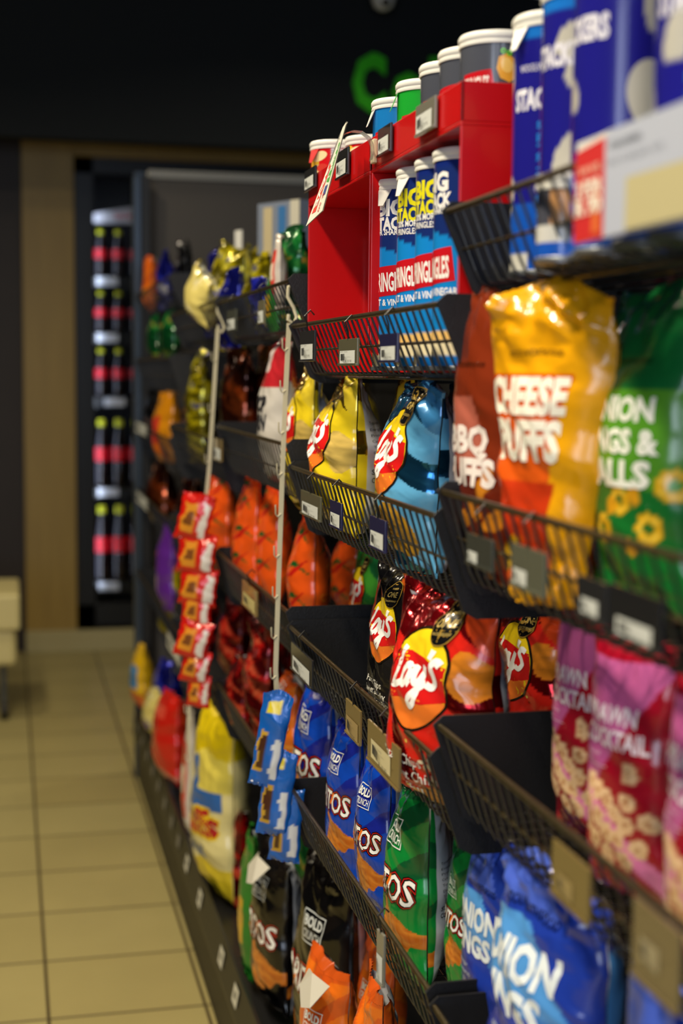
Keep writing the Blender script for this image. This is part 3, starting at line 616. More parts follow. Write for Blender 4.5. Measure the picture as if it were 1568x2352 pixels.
MB().box(*cb((0.372, WY+0.075, 0.25), (0.384, WY+0.10, 2.2))).build('led_strip', mat('led', (225, 235, 255), 0.5, emis=((190, 210, 255), 5)), ck)
area('cooler_lamp_light', (0.42, WY+0.06, 1.25), (0.50, WY+0.18, 1.25), 0.02, 1.9, 0.9, (0.72, 0.82, 1.0))
hd = thing('header_card', 'slanted white header card with small red print inside the cooler top', 'sign', (0.50, WY+0.10, 2.04))
v, f, c = lay_art([art_poly([(-0.10, 0.02), (0.12, 0.02), (0.12, 0.105), (-0.10, 0.06)], (190, 190, 196)), art_text('Coca-Cola', 0.055, 0.06, 0.03, 0.08, (200, 30, 50), 0.02, 0.3)], lambda x, y, o: np.stack([x, -o+0*x, y], -1), 0.05)
mesh_from('card', v, f, c, M_FLAT, hd, False)
M_COLA = mat('cola_bottle', (24, 12, 12), 0.08, 0, 0.5); M_CAP = mat('yellow_green_cap', (206, 206, 30), 0.4); M_LABR = mat('red_bottle_label', (206, 14, 34), 0.3, coat=0.4)
M_SLAB = mat('shelf_price_label', (225, 230, 240), 0.4)
cola = None
rows = (('second', 1.815, 0.225, 1.0), ('third', 1.545, 0.20, 1.0), ('middle', 1.235, 0.235, 1.0), ('fifth', 0.795, 0.33, 1.25), ('lowest', 0.33, 0.37, 1.3))
def bottle(x, y, z, hgt, wd, label):
    global cola
    if cola is None:
        cola = thing('cola_bottle', label, 'bottle', (x, y, z), group='cola bottles in the cooler')
        MB().lathe([(0.0, 0), (0.026, 0), (0.030, 0.01), (0.030, 0.07), (0.027, 0.085), (0.027, 0.13), (0.024, 0.155), (0.014, 0.195), (0.0125, 0.21), (0.0, 0.21)], 24).build('bottle_body', M_COLA, cola, True)
        MB().lathe([(0.0305, 0.088), (0.0308, 0.09), (0.0308, 0.132), (0.0305, 0.134)], 24).build('bottle_label', M_LABR, cola, True)
        MB().lathe([(0.0, 0.206), (0.0155, 0.206), (0.0155, 0.226), (0.013, 0.229), (0.0, 0.229)], 20).build('cap', M_CAP, cola, True)
        r = cola
    else:
        r = cola.copy(); COL.objects.link(r); r['label'] = label
        for ch in cola.children: c_ = ch.copy(); COL.objects.link(c_); c_.parent = r
    r.location = (x, y, z); r.scale = (wd, wd, hgt/0.229); return r
for nm, z, hh, wd in rows:
    zz = z-0.012
    MB().box(*cb((0.345, WY+0.09, zz-0.012), (1.69, WY+0.66, zz))).box(*cb((0.345, WY+0.085, zz-0.05), (1.69, WY+0.09, zz))).build('cooler_shelf', M_CBLK, ck)
    for i, wh in enumerate(('left', 'second from left', 'right one')):
        bottle(0.449+0.086*i, WY+0.135, zz+0.002, hh, wd, 'cola bottle with yellow cap, %s cooler row, %s' % (nm, wh))
    t = MB().box((-0.05, -0.002, -0.02), (0.05, 0.002, 0.02)).build('shelf_label', M_SLAB, None, bevel=0.001)
    t.location = (0.478 if nm not in ('middle',) else 0.51, WY+0.078, zz-0.022); tag(t, 'glowing white price label clipped below the %s row of cola bottles' % nm, 'price label', 'price labels in the cooler')

# cream cart at the left edge
p = onZ(20, 1478, 0)
t = thing('stock_cart', 'cream low stock cart on a black caster at left edge', 'cart', (-0.115, 5.75, 0))
MB().box((-0.35, -0.2, 0.36), (0.155, 0.25, 0.50)).build('tray', mat('cream_cart', (214, 200, 140), 0.4), t, bevel=0.012)
MB().box((-0.33, -0.18, 0.22), (0.14, 0.23, 0.362)).build('lower_body', mat('cream_cart', (214, 200, 140), 0.4), t, bevel=0.02)
for x_ in (-0.28, 0.09): MB().tube([(x_, -0.12, 0.22), (x_, -0.12, 0.05)], 0.012).build('leg', M_METALEND, t, True)
for x_ in (-0.28, 0.09): MB().tube([(x_-0.012, -0.12, 0.035), (x_+0.012, -0.12, 0.035)], 0.034, 16).build('caster', mat('black_rubber', (14, 14, 14), 0.6), t, True)

# ================================================================== THE SHELVING
XR, XB = 0.41, 0.83
BAYS = dict(A=(0.60, 1.335), B=(1.335, 2.095), C=(2.095, 2.86), D=(2.86, 3.70), E=(3.70, 4.68))
RAILS = dict(A=(1.504, 1.237, 1.006, 0.719), B=(1.418, 1.211, 0.971, 0.728), C=(1.486, 1.242, 0.990, 0.722), D=(1.492, 1.210, 0.980, 0.700), E=(1.592, 1.385, 1.175, 0.965, 0.700))
DROP = 0.092
BAYNAME = dict(A='nearest bay at the right edge', B='bay that holds the red can displays', C='bay just beyond the red can displays', D='second bay beyond the red can displays', E='farthest bay beside the steel post')
ORD = ('topmost', 'second', 'third', 'fourth', 'fifth')
g = thing('shelving_unit', 'long black gondola shelving unit running down the aisle full of snacks', 'shelving', (0.62, 2.5, 0))
gx, gy = 0.62, 2.5
def gb(a, b): return (a[0]-gx, a[1]-gy, a[2]), (b[0]-gx, b[1]-gy, b[2])
M_BACKP = mat('black_perforated_back', (20, 20, 22), 0.5)
MB().box(*gb((XB+0.01, 0.55, 0.05), (XB+0.04, 4.70, 1.62))).build('back_panel', M_BACKP, g)
MB().box(*gb((0.410, 0.45, 0.0), (0.428, 4.78, 0.175))).build('kick_plate', mat('brown_black_kick', (22, 19, 14), 0.5), g, bevel=0.002)
MB().box(*gb((0.428, 0.45, 0.170), (XB, 4.72, 0.190))).build('base_deck', M_BLACK, g)
MB().prism([(0.410-gx, 0.150), (0.393-gx, 0.160), (0.393-gx, 0.168), (0.406-gx, 0.236), (0.412-gx, 0.236), (0.416-gx, 0.17)], 'y', 0.45-gy, 4.70-gy).build('price_rail', mat('charcoal_price_rail', (24, 25, 26), 0.4), g)
for n, (a, b) in BAYS.items():
    MB().box(*gb((XB-0.03, b-0.015, 0.2), (XB+0.01, b+0.015, 1.62))).build('upright', M_BLACK, g)
MB().box(*gb((0.403, 4.72, 0), (0.430, 4.77, 1.975))).box(*gb((0.407, 4.73, 1.975), (0.445, 4.76, 1.99))).build('end_post', mat('blue_grey_steel_post', (72, 82, 94), 0.3, 0.6), g, bevel=0.004)
MB().box(*gb((0.430, 4.725, 0), (0.458, 4.77, 1.975))).build('end_frame', mat('dark_steel', (34, 33, 32), 0.4), g, bevel=0.002)
t = thing('display_panel', 'plain grey panel with a pale top edge behind the far end of shelves', 'panel', (0.9, 4.84, 0))
MB().box((-0.438, -0.02, 0), (0.9, 0.02, 1.98)).build('panel', mat('warm_grey_panel', (84, 79, 74), 0.6), t)
MB().box((-0.44, -0.03, 1.98), (0.91, 0.03, 2.008)).build('top_edge', mat('pale_grey_edge', (140, 140, 136), 0.45), t, bevel=0.003)

def basket(bay, i):
    a, b = BAYS[bay]; a += 0.006; b -= 0.006; zr = RAILS[bay][i]; DROP = 0.070 if i == 0 else 0.090; zf = zr-DROP; ym = (a+b)/2
    t = thing('basket_shelf', '%s black wire basket shelf in the %s' % (ORD[i], BAYNAME[bay]), 'shelf', (0.60, ym, zf), group='wire basket shelves')
    q = lambda x, y, z: (x-0.60, y-ym, z-zf)
    far = bay in 'DE'; n = 6 if not far else 4; stp = 0.0248 if not far else 0.034
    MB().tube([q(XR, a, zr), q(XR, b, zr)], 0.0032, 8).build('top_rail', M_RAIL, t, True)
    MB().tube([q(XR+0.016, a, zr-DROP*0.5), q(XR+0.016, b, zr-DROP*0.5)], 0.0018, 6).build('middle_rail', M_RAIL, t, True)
    k = MB(); y = a+stp/2
    while y < b:
        k.tube([q(XR+0.001, y, zr), q(XR+0.024, y, zr-DROP+0.014), q(XR+0.030, y, zr-DROP+0.003), q(XR+0.042, y, zr-DROP), q(XB, y, zr-DROP)], 0.00135, n); y += stp
    k.build('wire_grille', M_BLACK, t, True)
    k = MB(); x = XR+0.05
    while x < XB: k.tube([q(x, a, zf-0.003), q(x, b, zf-0.003)], 0.0018, n); x += 0.042
    k.build('cross_wires', M_BLACK, t, True)
    for yy in (a, b):
        pl = [(XR-0.006-0.6, zr-zf+0.001), (XR+0.004-0.6, zr-zf+0.010), (0.625-0.6, zr-zf+0.010), (0.66-0.6, zr-zf-0.02), (XB-0.6, 0.02), (XB-0.6, -0.012), (XR+0.040-0.6, -0.012), (XR+0.026-0.6, -0.004)]
        MB().prism(pl, 'y', yy-ym-0.0015, yy-ym+0.0015).build('side_plate', M_PLATE, t)
    return zf
ZF = {}
for bay in BAYS:
    for i in range(len(RAILS[bay])): ZF[bay, i] = basket(bay, i)
DECK = 0.190

# ------------------------------------------------------------------ price tags
M_CLEAR = mat('smoked_clear_plastic', (60, 60, 56), 0.12, coat=0.5)
def bars(w, h):
    rg = random.Random(5); a = []; x = -w/2
    while x < w/2:
        k = rg.choice((0.010, 0.016, 0.024))*w*1.6; a.append(art_poly([(x, -h/2), (x+k, -h/2), (x+k, h/2), (x, h/2)], (40, 42, 46))); x += k+rg.choice((0.012, 0.02))*w*1.6
    return a
def price_tag(x0, x1, ya, yb, label, X=0.402, col=(70, 66, 50), paper=(0.1, 0.9, 0.06, 0.56), price='R 29.90', hook=True, pcol=(200, 205, 205), skew=0):
    """ticket holder whose near and far edges stand at columns x1, x0, and rows ya..yb at its middle"""
    A, B = onX(x0, (ya+yb)/2, X), onX(x1, (ya+yb)/2, X); xm = (x0+x1)/2
    zt, zb = onX(xm, ya, X)[2], onX(xm, yb, X)[2]; w = abs(A[1]-B[1]); h = zt-zb; ym = (A[1]+B[1])/2
    t = thing('price_tag', label, 'price tag', (X, ym, zb), (0, 0, R(-90+skew)), 'hanging price tags' if hook else 'stuck price tags')
    ho = MB().box((-w/2, 0, 0), (w/2, 0.003, h)).box((-w/2, -0.0015, 0), (w/2, 0, 0.003)).build('holder', mat('tag_holder_%d_%d_%d' % col, col, 0.22, coat=0.5), t, bevel=0.0006)
    px0, px1, pz0, pz1 = -w/2+paper[0]*w, -w/2+paper[1]*w, paper[2]*h, paper[3]*h; pw, ph = px1-px0, pz1-pz0; cx = (px0+px1)/2
    arts = [art_poly([(px0, pz0), (px1, pz0), (px1, pz1), (px0, pz1)], pcol)]
    for v_, f_, c_, o_ in bars(pw*0.42, ph*0.5):
        v_ = v_+np.array([cx-pw*0.22, pz0+ph*0.52]); arts.append((v_, f_, c_, o_))
    arts += [art_text(price, cx+pw*0.26, pz0+ph*0.22, ph*0.2, pw*0.4, (50, 52, 56), 0.0), art_text('CHIPS 120G', cx-pw*0.1, pz0+ph*0.90, ph*0.08, pw*0.6, (70, 72, 76), 0.0)]
    v, f, c = lay_art(arts, lambda x, y, o: np.stack([x, -o-0.0004+0*x, y], -1), 0.2, 0.0002, 0.00015)
    mesh_from('paper_ticket', v, f, c, M_FLAT, t, False)
    if hook:
        MB().tube([(0, 0.001, h-0.002), (0, 0.0, h+0.010), (0.002, -0.004, h+0.020), (0.002, 0.004, h+0.028), (0, 0.010, h+0.022)], 0.0013, 6).build('hook', M_BLACK, ho, True)
    return t
OL, NV, DK, TN, GY = (92, 90, 70), (34, 34, 70), (38, 38, 40), (118, 100, 60), (120, 118, 108)
price_tag(777, 820, 778, 840, 'olive price tag hanging on the basket under the blue crisp tubes, left one', col=OL)
price_tag(871, 912, 766, 833, 'navy price tag hanging on the basket under the blue crisp tubes, right one', col=NV)
price_tag(688, 722, 760, 830, 'dark price tag by the corner plate below the red display', col=DK)
price_tag(690, 735, 1133, 1190, 'olive price tag on the basket of yellow crisp packets', col=OL)
price_tag(757, 783, 1152, 1214, 'narrow navy and orange price tag on the basket of yellow crisp packets', col=NV)
price_tag(848, 884, 1190, 1264, 'navy price tag in front of the sky blue crisp packet', col=NV)
price_tag(668, 716, 1495, 1560, 'dark price tag at the far end of the empty basket', col=DK)
price_tag(793, 826, 1618, 1698, 'narrow tan price tag on the third basket, left of the wide tag', col=TN, pcol=(150, 130, 86))
price_tag(843, 916, 1685, 1782, 'wide tan price tag reading R 29.90 below the red crisp packet', col=TN, pcol=(200, 190, 150), paper=(0.14, 0.76, 0.16, 0.62))
price_tag(866, 878, 2140, 2262, 'clear price tag seen edge-on before the green tortilla chip packet', col=GY, X=0.395, skew=6)
price_tag(1070, 1130, 1232, 1305, 'smoked grey price tag below the brown puff packet', col=(60, 62, 56), paper=(0.1, 0.45, 0.1, 0.45))
price_tag(1172, 1250, 1258, 1360, 'grey price tag below the yellow cheese puff packet', col=(90, 92, 78), paper=(0.1, 0.5, 0.1, 0.45))
price_tag(1322, 1392, 1330, 1425, 'black price tag left of the large black one at right edge', col=(36, 37, 40), paper=(0.2, 0.75, 0.12, 0.5), hook=False)
price_tag(1395, 1518, 1358, 1482, 'large black price tag at the right edge, largest of the tags', col=(30, 31, 34), paper=(0.18, 0.85, 0.1, 0.42), price='R 15.99', hook=False)
price_tag(1265, 1352, 1960, 2090, 'tan price tag on the third basket below the pink packets, left one', col=(112, 96, 56), pcol=(150, 132, 86), paper=(0.2, 0.6, 0.15, 0.5), hook=False)
price_tag(1450, 1560, 2100, 2290, 'tan price tag on the third basket at the right edge of the picture', col=(104, 92, 66), pcol=(150, 140, 110), paper=(0.2, 0.6, 0.3, 0.6), hook=False)
price_tag(954, 998, 232, 305, 'grey price tag stuck on the front lip of the near red display', X=0.425, col=GY, hook=False, paper=(0.06, 0.86, 0.08, 0.66))
price_tag(867, 896, 290, 355, 'black price tag where the two red displays meet', X=0.425, col=DK, hook=False, paper=(0.06, 0.86, 0.08, 0.62))
price_tag(771, 798, 345, 408, 'black price tag on the far red display right of the wobbler card', X=0.425, col=DK, hook=False, paper=(0.06, 0.86, 0.08, 0.62))
price_tag(699, 723, 387, 436, 'black price tag at the far corner of the far red display', X=0.425, col=DK, hook=False, paper=(0.06, 0.86, 0.08, 0.62))
price_tag(521, 541, 712, 760, 'grey price tag on the top basket beyond the red displays', col=(70, 74, 66))
price_tag(592, 606, 690, 745, 'thin pale price tag on the top basket, seen almost edge-on', col=(110, 106, 84))
price_tag(556, 589, 1345, 1402, 'tan price tag below the orange chilli packets', col=TN, pcol=(190, 178, 120))
price_tag(492, 508, 1008, 1058, 'thin tan price tag below the dark foil packets', col=TN)
price_tag(383, 412, 1472, 1507, 'white price tag above the purple and yellow packets near the floor', col=(150, 150, 140), pcol=(215, 215, 205), paper=(0.05, 0.95, 0.05, 0.95))
for (px, py, nm) in ((323, 985, 'upper'), (325, 1150, 'lower')):
    price_tag(px-12, px+12, py-13, py+13, 'small white ticket on the steel post, %s one' % nm, col=(150, 150, 140), hook=False, paper=(0.05, 0.95, 0.05, 0.95))
k = 0
for px, py in ((548, 2245), (515, 2165), (465, 2050), (435, 1990), (416, 1932), (400, 1888), (384, 1848), (369, 1806), (356, 1768), (343, 1728), (331, 1690), (320, 1650), (312, 1615)):
    p = onX(px, py, 0.404); hh = 0.034 if k < 4 else 0.028
    t = thing('shelf_ticket', ('white price ticket in the bottom price rail, %s from the viewer' % ('nearest', 'second', 'third', 'fourth')[k]) if k < 4 else 'faded little price ticket in the far stretch of the bottom price rail', 'price tag', (0.3945, p[1], 0.204-hh/2), (R(-11), 0, R(-90)), 'tickets in the bottom price rail')
    v, f, c = lay_art([art_poly([(-0.024, 0), (0.024, 0), (0.024, hh), (-0.024, hh)], (206, 204, 188) if k < 4 else (120, 116, 104)), art_poly([(-0.012, 0.010), (0.008, 0.010), (0.008, hh*0.7), (-0.012, hh*0.7)], (110, 108, 100))], lambda x, y, o: np.stack([x, -o+0*x, y], -1), 0.2, 0.0003)  # tickets farther along get a darker grey paper colour
    mesh_from('ticket', v, f, c, M_FLAT, t, False); k += 1

# ================================================================== RED CAN DISPLAYS
RX = 0.43
def red_display(y0, y1, label):
    ym = (y0+y1)/2; z0 = 1.352; t = thing('red_display', label, 'display box', (RX, ym, z0))
    q = lambda x, y, z: (x-RX, y-ym, z-z0); th = 0.004; X2 = RX+0.20
    for yy in (y0+0.002, y1-th-0.002): MB().prism([(0, 0.03), (0.03, 0.0), (X2-RX, 0), (X2-RX, 1.59-z0), (0, 1.59-z0)], 'y', yy-ym, yy-ym+th).build('side_wall', M_RED, t, bevel=0.0008)
    MB().box(q(X2-th, y0+0.006, z0), q(X2, y1-0.006, 1.59)).build('back_wall', M_RED, t)
    MB().box(q(RX+0.03, y0+0.006, z0), q(X2-th, y1-0.006, z0+th)).build('bottom', M_RED, t)
    MB().box(q(RX, y0+0.002, 1.590), q(X2, y1-0.002, 1.594)).box(q(RX, y0+0.002, 1.594), q(RX+0.003, y1-0.002, 1.632)).box(q(RX, y0+0.002, 1.594), q(X2, y0+0.005, 1.632)).box(q(RX, y1-0.005, 1.594), q(X2, y1-0.002, 1.632)).box(q(X2-0.003, y0+0.002, 1.594), q(X2, y1-0.002, 1.632)).build('top_tray', M_RED, t, bevel=0.0008)
    return t
red_display(1.352, 1.708, 'red steel display box holding blue tall tubes, the nearer one')
red_display(1.712, 2.080, 'red steel display box, the farther and emptier one, behind the wobbler card')

def ring_lid(t, r, z, name='lid', col=None):
    return MB().lathe([(0, z+0.001), (r-0.004, z+0.001), (r-0.003, z+0.003), (r+0.0005, z+0.0035), (r+0.0022, z+0.001), (r+0.0022, z-0.003), (r+0.001, z-0.0045), (r+0.0018, z-0.007), (r+0.0012, z-0.009), (r, z-0.009)], 64).build(name, col or M_LID, t, True)
def can(name, label, x, y, z, r, h, turn, colfn, arts, group, flap=None, nz=60):
    t = thing(name, label, 'can', (x, y, z), (0, 0, R(turn)), group)
    n = 120; gz = np.linspace(0.003, h, nz+1); a = np.linspace(-math.pi, math.pi, n+1); A, Z = np.meshgrid(a, gz)
    V = np.stack([r*np.sin(A.ravel()), -r*np.cos(A.ravel()), Z.ravel()], -1); C = colfn(A.ravel()*r, Z.ravel())
    FC = grid_faces(n, nz)
    if arts:
        v, f, c = lay_art(arts, lambda s, zz, o: np.stack([(r+o)*np.sin(s/r), -(r+o)*np.cos(s/r), zz], -1), 0.004, 0.00025, 0.00006)
        k = len(V); V = np.vstack([V, v]); C = np.vstack([C, c]); FC += [tuple(i+k for i in q) for q in f]
    mesh_from('tube', V, FC, C, M_TUBE, t)
    MB().lathe([(0, 0.001), (r-0.002, 0.001), (r+0.001, 0.0), (r+0.0013, 0.003), (r, 0.005)], 64).build('base_rim', M_METALEND, t, True)
    ld = ring_lid(t, r, h+0.003)
    if flap is not None:
        ang, fc = flap; k = MB()
        P = lambda s_, zz, o: ((r+o)*math.sin(s_), -(r+o)*math.cos(s_), zz)
        a0, a1, am = R(ang-15), R(ang+15), R(ang); zt = h-0.006
        k.add([P(a0, zt, 0.001), P(a1, zt, 0.001), P(am+0.08, zt-0.020, 0.008), P(am-0.08, zt-0.020, 0.008), P(a0, zt, 0.0018), P(a1, zt, 0.0018), P(am+0.08, zt-0.020, 0.0088), P(am-0.08, zt-0.020, 0.0088)],
              [(0, 1, 2, 3), (7, 6, 5, 4), (0, 4, 5, 1), (1, 5, 6, 2), (2, 6, 7, 3), (3, 7, 4, 0)])
        k.build('foil_tab', mat('tab_%d_%d_%d' % fc, fc, 0.35), ld)
    return t
def solve_can(left, X, r):
    px = left+60
    for _ in range(6):
        p = onX(px, 500, X); d = math.hypot(p[0], p[1]); px = left+F*r/d*1.03
    return p[1]
def can_ribbon(r, zc, word='PRINGLES', w=None, h=0.028):
    w = w or 0.062
    return [art_poly([(-w/2-0.003, zc-h*0.75), (w/2+0.006, zc-h*0.55), (w/2+0.001, zc+h*0.80), (-w/2-0.001, zc+h*0.62)], (196, 22, 34)), art_text(word, 0, zc, h*0.86, w*0.94, (246, 246, 244), 0.03, 0.0, 2)]
def chipart(cx, cz, s, col=(232, 172, 60)):
    return [art_poly([(cx-s*0.5+0*s, cz), (cx-s*0.42, cz+s*0.42), (cx-s*0.1, cz+s*0.55), (cx+s*0.25, cz+s*0.3), (cx+s*0.75, cz+s*0.02), (cx+s*0.3, cz-s*0.22), (cx, cz-s*0.5), (cx-s*0.35, cz-s*0.35)], col),
            art_oval(cx-s*0.12, cz+s*0.12, s*0.22, s*0.28, (244, 204, 110), 20)]
# tall blue tubes in the near display
def c_tall(s, z):
    z = z+0.021
    c = np.tile(L((20, 132, 214)), (len(s), 1)); c[z > 0.165-0.30*s] = L((22, 44, 112)); c[z > 0.232] = L((18, 40, 120))
    m = (z < 0.062) & (np.abs(s) < 0.052) & (z > 0.040-20*s*s); c[m] = L((238, 196, 120)); m = (z < 0.050) & (np.abs(s) < 0.048); c[m] = L((232, 222, 190))
    m = (z < 0.036) & (s > -0.01); c[m] = L((16, 110, 196)); c[z < 0.012] = L((226, 214, 60))
    m = (np.abs(s+0.085) < 0.028) & (z < 0.19) & (z > 0.07) & (np.sin(z*900) > 0.2); c[m] = L((210, 226, 240)); return c
def a_tall(yel):
    w_ = (240, 240, 240); c_ = w_ if not yel else (226, 220, 30)
    a = [art_text('BIG', 0, 0.216, 0.019, 0.040, c_, 0.05), art_text('STACK', 0, 0.197, 0.0145, 0.050, c_, 0.05)]
    a += [art_text('FOR SHARING' if not yel else '20% MORE', 0, 0.1865, 0.0068, 0.048 if not yel else 0.036, w_, 0.03)]
    if yel: a += [art_text('PRINGLES*', 0, 0.178, 0.0068, 0.036, w_, 0.02)]
    a += can_ribbon(0.0375, 0.128, w=0.048, h=0.026); a += [art_text('SALT & VINEGAR', 0.002, 0.103, 0.0078, 0.062, (240, 244, 250), 0.03)]
    a += [art_text('FLAVOURED', 0.05, 0.046, 0.007, 0.034, (240, 244, 250), 0.01), art_text('SAVOURY', 0.05, 0.037, 0.007, 0.03, (240, 244, 250), 0.01), art_text('SNACK', 0.05, 0.028, 0.007, 0.024, (240, 244, 250), 0.01)]
    return [(v_-np.array([0, 0.021]), f_, q_, o_) for v_, f_, q_, o_ in a]
zb = ZF['B', 0]+0.006
for i, (lf, X, yel, tn) in enumerate(((857, 0.475, 0, -44), (911, 0.475, 1, -60), (953, 0.475, 1, -64), (994, 0.475, 0, -84))):
    y = solve_can(lf, X, 0.0375)
    can('crisp_tube', ('tall blue crisp tube reading BIG STACK FOR SHARING, leftmost in the red display', 'tall blue crisp tube with yellow lettering right beside the leftmost tube', 'tall blue crisp tube with yellow lettering, third from left in the display', 'tall blue crisp tube nearest to the red end wall of the display')[i], X, y, zb, 0.0375, 0.222, tn, c_tall, a_tall(yel), 'tall blue tubes in the red display', (-10, (226, 226, 222)) if i in (0, 1) else None)
def c_redtall(s, z):
    c = np.tile(L((196, 16, 30)), (len(s), 1)); c[(z < 0.06) & (np.abs(s) < 0.03)] = L((226, 190, 80)); return c
can('crisp_tube', 'tall red crisp tube standing deep inside the farther red display', 0.560, 2.035, zb+0.004, 0.0375, 0.19, -60, c_redtall, [art_text('BIG', 0, 0.17, 0.02, 0.05, (226, 220, 30), 0.04)]+can_ribbon(0.0375, 0.10)+[art_text('ORIGINAL', 0, 0.075, 0.008, 0.04, (240, 240, 240))], 'tall tubes')
# short cans on top
def c_short(col, band=None):
    def f(s, z):
        c = np.tile(L(col), (len(s), 1)); c[z > 0.082] = L(tuple(min(255, int(v*1.12)) for v in col)); return c
    return f
def a_short(col, chips=True, dots=(110, 200, 40)):
    a = can_ribbon(0.037, 0.044, w=0.031, h=0.017); a += chipart(0.035, 0.058, 0.027)
    if dots:
        for dx, dz in ((0.028, 0.075), (0.034, 0.073), (0.040, 0.078), (0.047, 0.075), (0.043, 0.071)): a += [art_ring(dx, dz, 0.0012, 0.0028, dots, 12)]
    a += [art_text('FLAVOURED', 0.062, 0.044, 0.004, 0.018, (230, 230, 230), 0.0), art_text('SNACK', 0.064, 0.038, 0.004, 0.012, (230, 230, 230), 0.0), art_oval(0.045, 0.030, 0.016, 0.006, (206, 60, 70))]
    return a
CH = 0.089; zt = 1.5945
for i, (lf, X, col, tn, lab, fl) in enumerate((
    (852, 0.488, (24, 120, 196), -52, 'short blue crisp can, leftmost on top of the near red display', (-40, (226, 226, 222))),
    (907, 0.488, (28, 160, 50), -46, 'short green crisp can with a lifted tab on the near red display', (-52, (60, 190, 80))),
    (960, 0.488, (72, 76, 88), -56, 'short grey crisp can directly right of the green one', None),
    (1003, 0.488, (74, 78, 90), -74, 'short grey crisp can, second from the right on the red display', None),
    (1049, 0.488, (74, 78, 90), -52, 'short grey crisp can nearest to the viewer on the red display', None))):
    y = solve_can(lf, X, 0.037); can('crisp_can', lab, X, y, zt, 0.037, CH, tn, c_short(col), a_short(col, dots=(110, 200, 40) if i > 1 else None), 'short crisp cans on the red displays', fl)
def c_redshort(s, z):
    c = np.tile(L((206, 18, 28)), (len(s), 1)); m = (s > -0.01) & (s < 0.048) & (z > 0.058) & (z < 0.082); c[m] = L((216, 206, 206)); m = m & (np.sin(z*1600) > 0.3); c[m] = L((120, 110, 110)); return c
for lf, X, nm in ((712, 0.480, 'wide front'), (792, 0.520, 'half hidden rear')):
    can('crisp_can', 'short red crisp can on the farther red display, the %s one' % nm, X, solve_can(lf, X, 0.037), zt, 0.037, CH, -8, c_redshort,
        [art_oval(-0.040, 0.062, 0.010, 0.020, (236, 190, 60)), art_oval(-0.030, 0.072, 0.014, 0.007, (240, 220, 170), 12), art_oval(-0.032, 0.046, 0.016, 0.014, (240, 216, 160), -20), art_oval(-0.024, 0.055, 0.010, 0.006, (206, 60, 50))], 'short crisp cans on the red displays', (-60, (196, 16, 24)) if lf == 712 else None)
# long purple-blue tubes in the nearest bay
def c_long(seed):
    def f(s, z):
        z = z+0.022
        c = np.tile(L((28, 26, 134)), (len(s), 1)); c[z > 0.232] = L((24, 112, 206))
        c[(z < 0.085)] = L((20, 84, 190)); c[(z < 0.010)] = L((14, 60, 170))
        rg = random.Random(seed)
        for k in range(5):
            s0, z0, an = rg.uniform(-0.10, 0.10), 0.085+0.032*k+rg.uniform(-0.01, 0.01), rg.uniform(0, 3.14)
            X = (s-s0)*math.cos(an)+(z-z0)*math.sin(an); Z = -(s-s0)*math.sin(an)+(z-z0)*math.cos(an)
            c[(X/0.024)**2+((Z+0.2*X)/0.015)**2 < 1+0.3*X/0.02] = L((186, 184, 176))
        m = (z < 0.040) & (z > 0.014) & (np.abs(s+0.03) < 0.02); c[m] = L((206, 206, 200)); return c
    return f
za = ZF['A', 0]+0.006
for i, (lf, X, tn, ds) in enumerate(((1172, 0.490, -42, 1), (1236, 0.478, 60, 0), (1308, 0.468, 30, 0), (1497, 0.462, -50, 1))):
    y = solve_can(lf, X, 0.0385)
    art = [art_text('WOOLWORTHS', 0, 0.205, 0.0065, 0.045, (226, 226, 240), 0.01), art_text('STACKERS', 0.004, 0.178, 0.018, 0.066, (226, 226, 240), 0.05), art_text('SALT & VINEGAR', 0.004, 0.115, 0.011, 0.085, (30, 130, 220), 0.03, 0, -90)]
    can('crisp_tube', ('tall purple-blue tube touching the red display, leftmost of its row', 'tall purple-blue tube second in the row at right', 'tall purple-blue tube, the widest and uncovered one at top right', 'tall purple-blue tube cut off by the right edge')[i], X, y, za, 0.0385, 0.225, tn, c_long(i+3), [(v_-np.array([0, 0.022]), f_, q_, o_) for v_, f_, q_, o_ in (art if ds else [art_text('STACKERS', -0.080, 0.195, 0.018, 0.066, (226, 226, 240), 0.05), art_oval(-0.01, 0.14, 0.022, 0.030, (196, 194, 184), 20), art_oval(0.045, 0.175, 0.024, 0.018, (196, 194, 184), -30), art_oval(-0.045, 0.10, 0.020, 0.016, (196, 194, 184), 30)])], 'tall purple-blue tubes', (-34, (226, 226, 222)) if i == 0 else None)
def c_white(s, z):
    c = np.tile(L((206, 206, 204)), (len(s), 1)); m = (z > 0.03) & (z < 0.075); c[m] = L((70, 72, 84)); m = m & (np.abs(s) < 0.02); c[m] = L((190, 140, 90)); c[z < 0.016] = L((24, 84, 190)); return c
for i, (lf, X) in enumerate(((1232, 0.440), (1322, 0.438), (1408, 0.436), (1495, 0.434))):
    can('snack_tub', ('short white snack tub with grey band behind the top wire basket, leftmost', 'short white snack tub with grey band, right behind the red price sign', 'short white snack tub hidden behind the white price sign', 'short white snack tub by the right edge behind the price sign')[i], X, solve_can(lf, X, 0.022), za, 0.022, 0.064, 10*i, c_white, None, 'white snack tubs', None, 40)

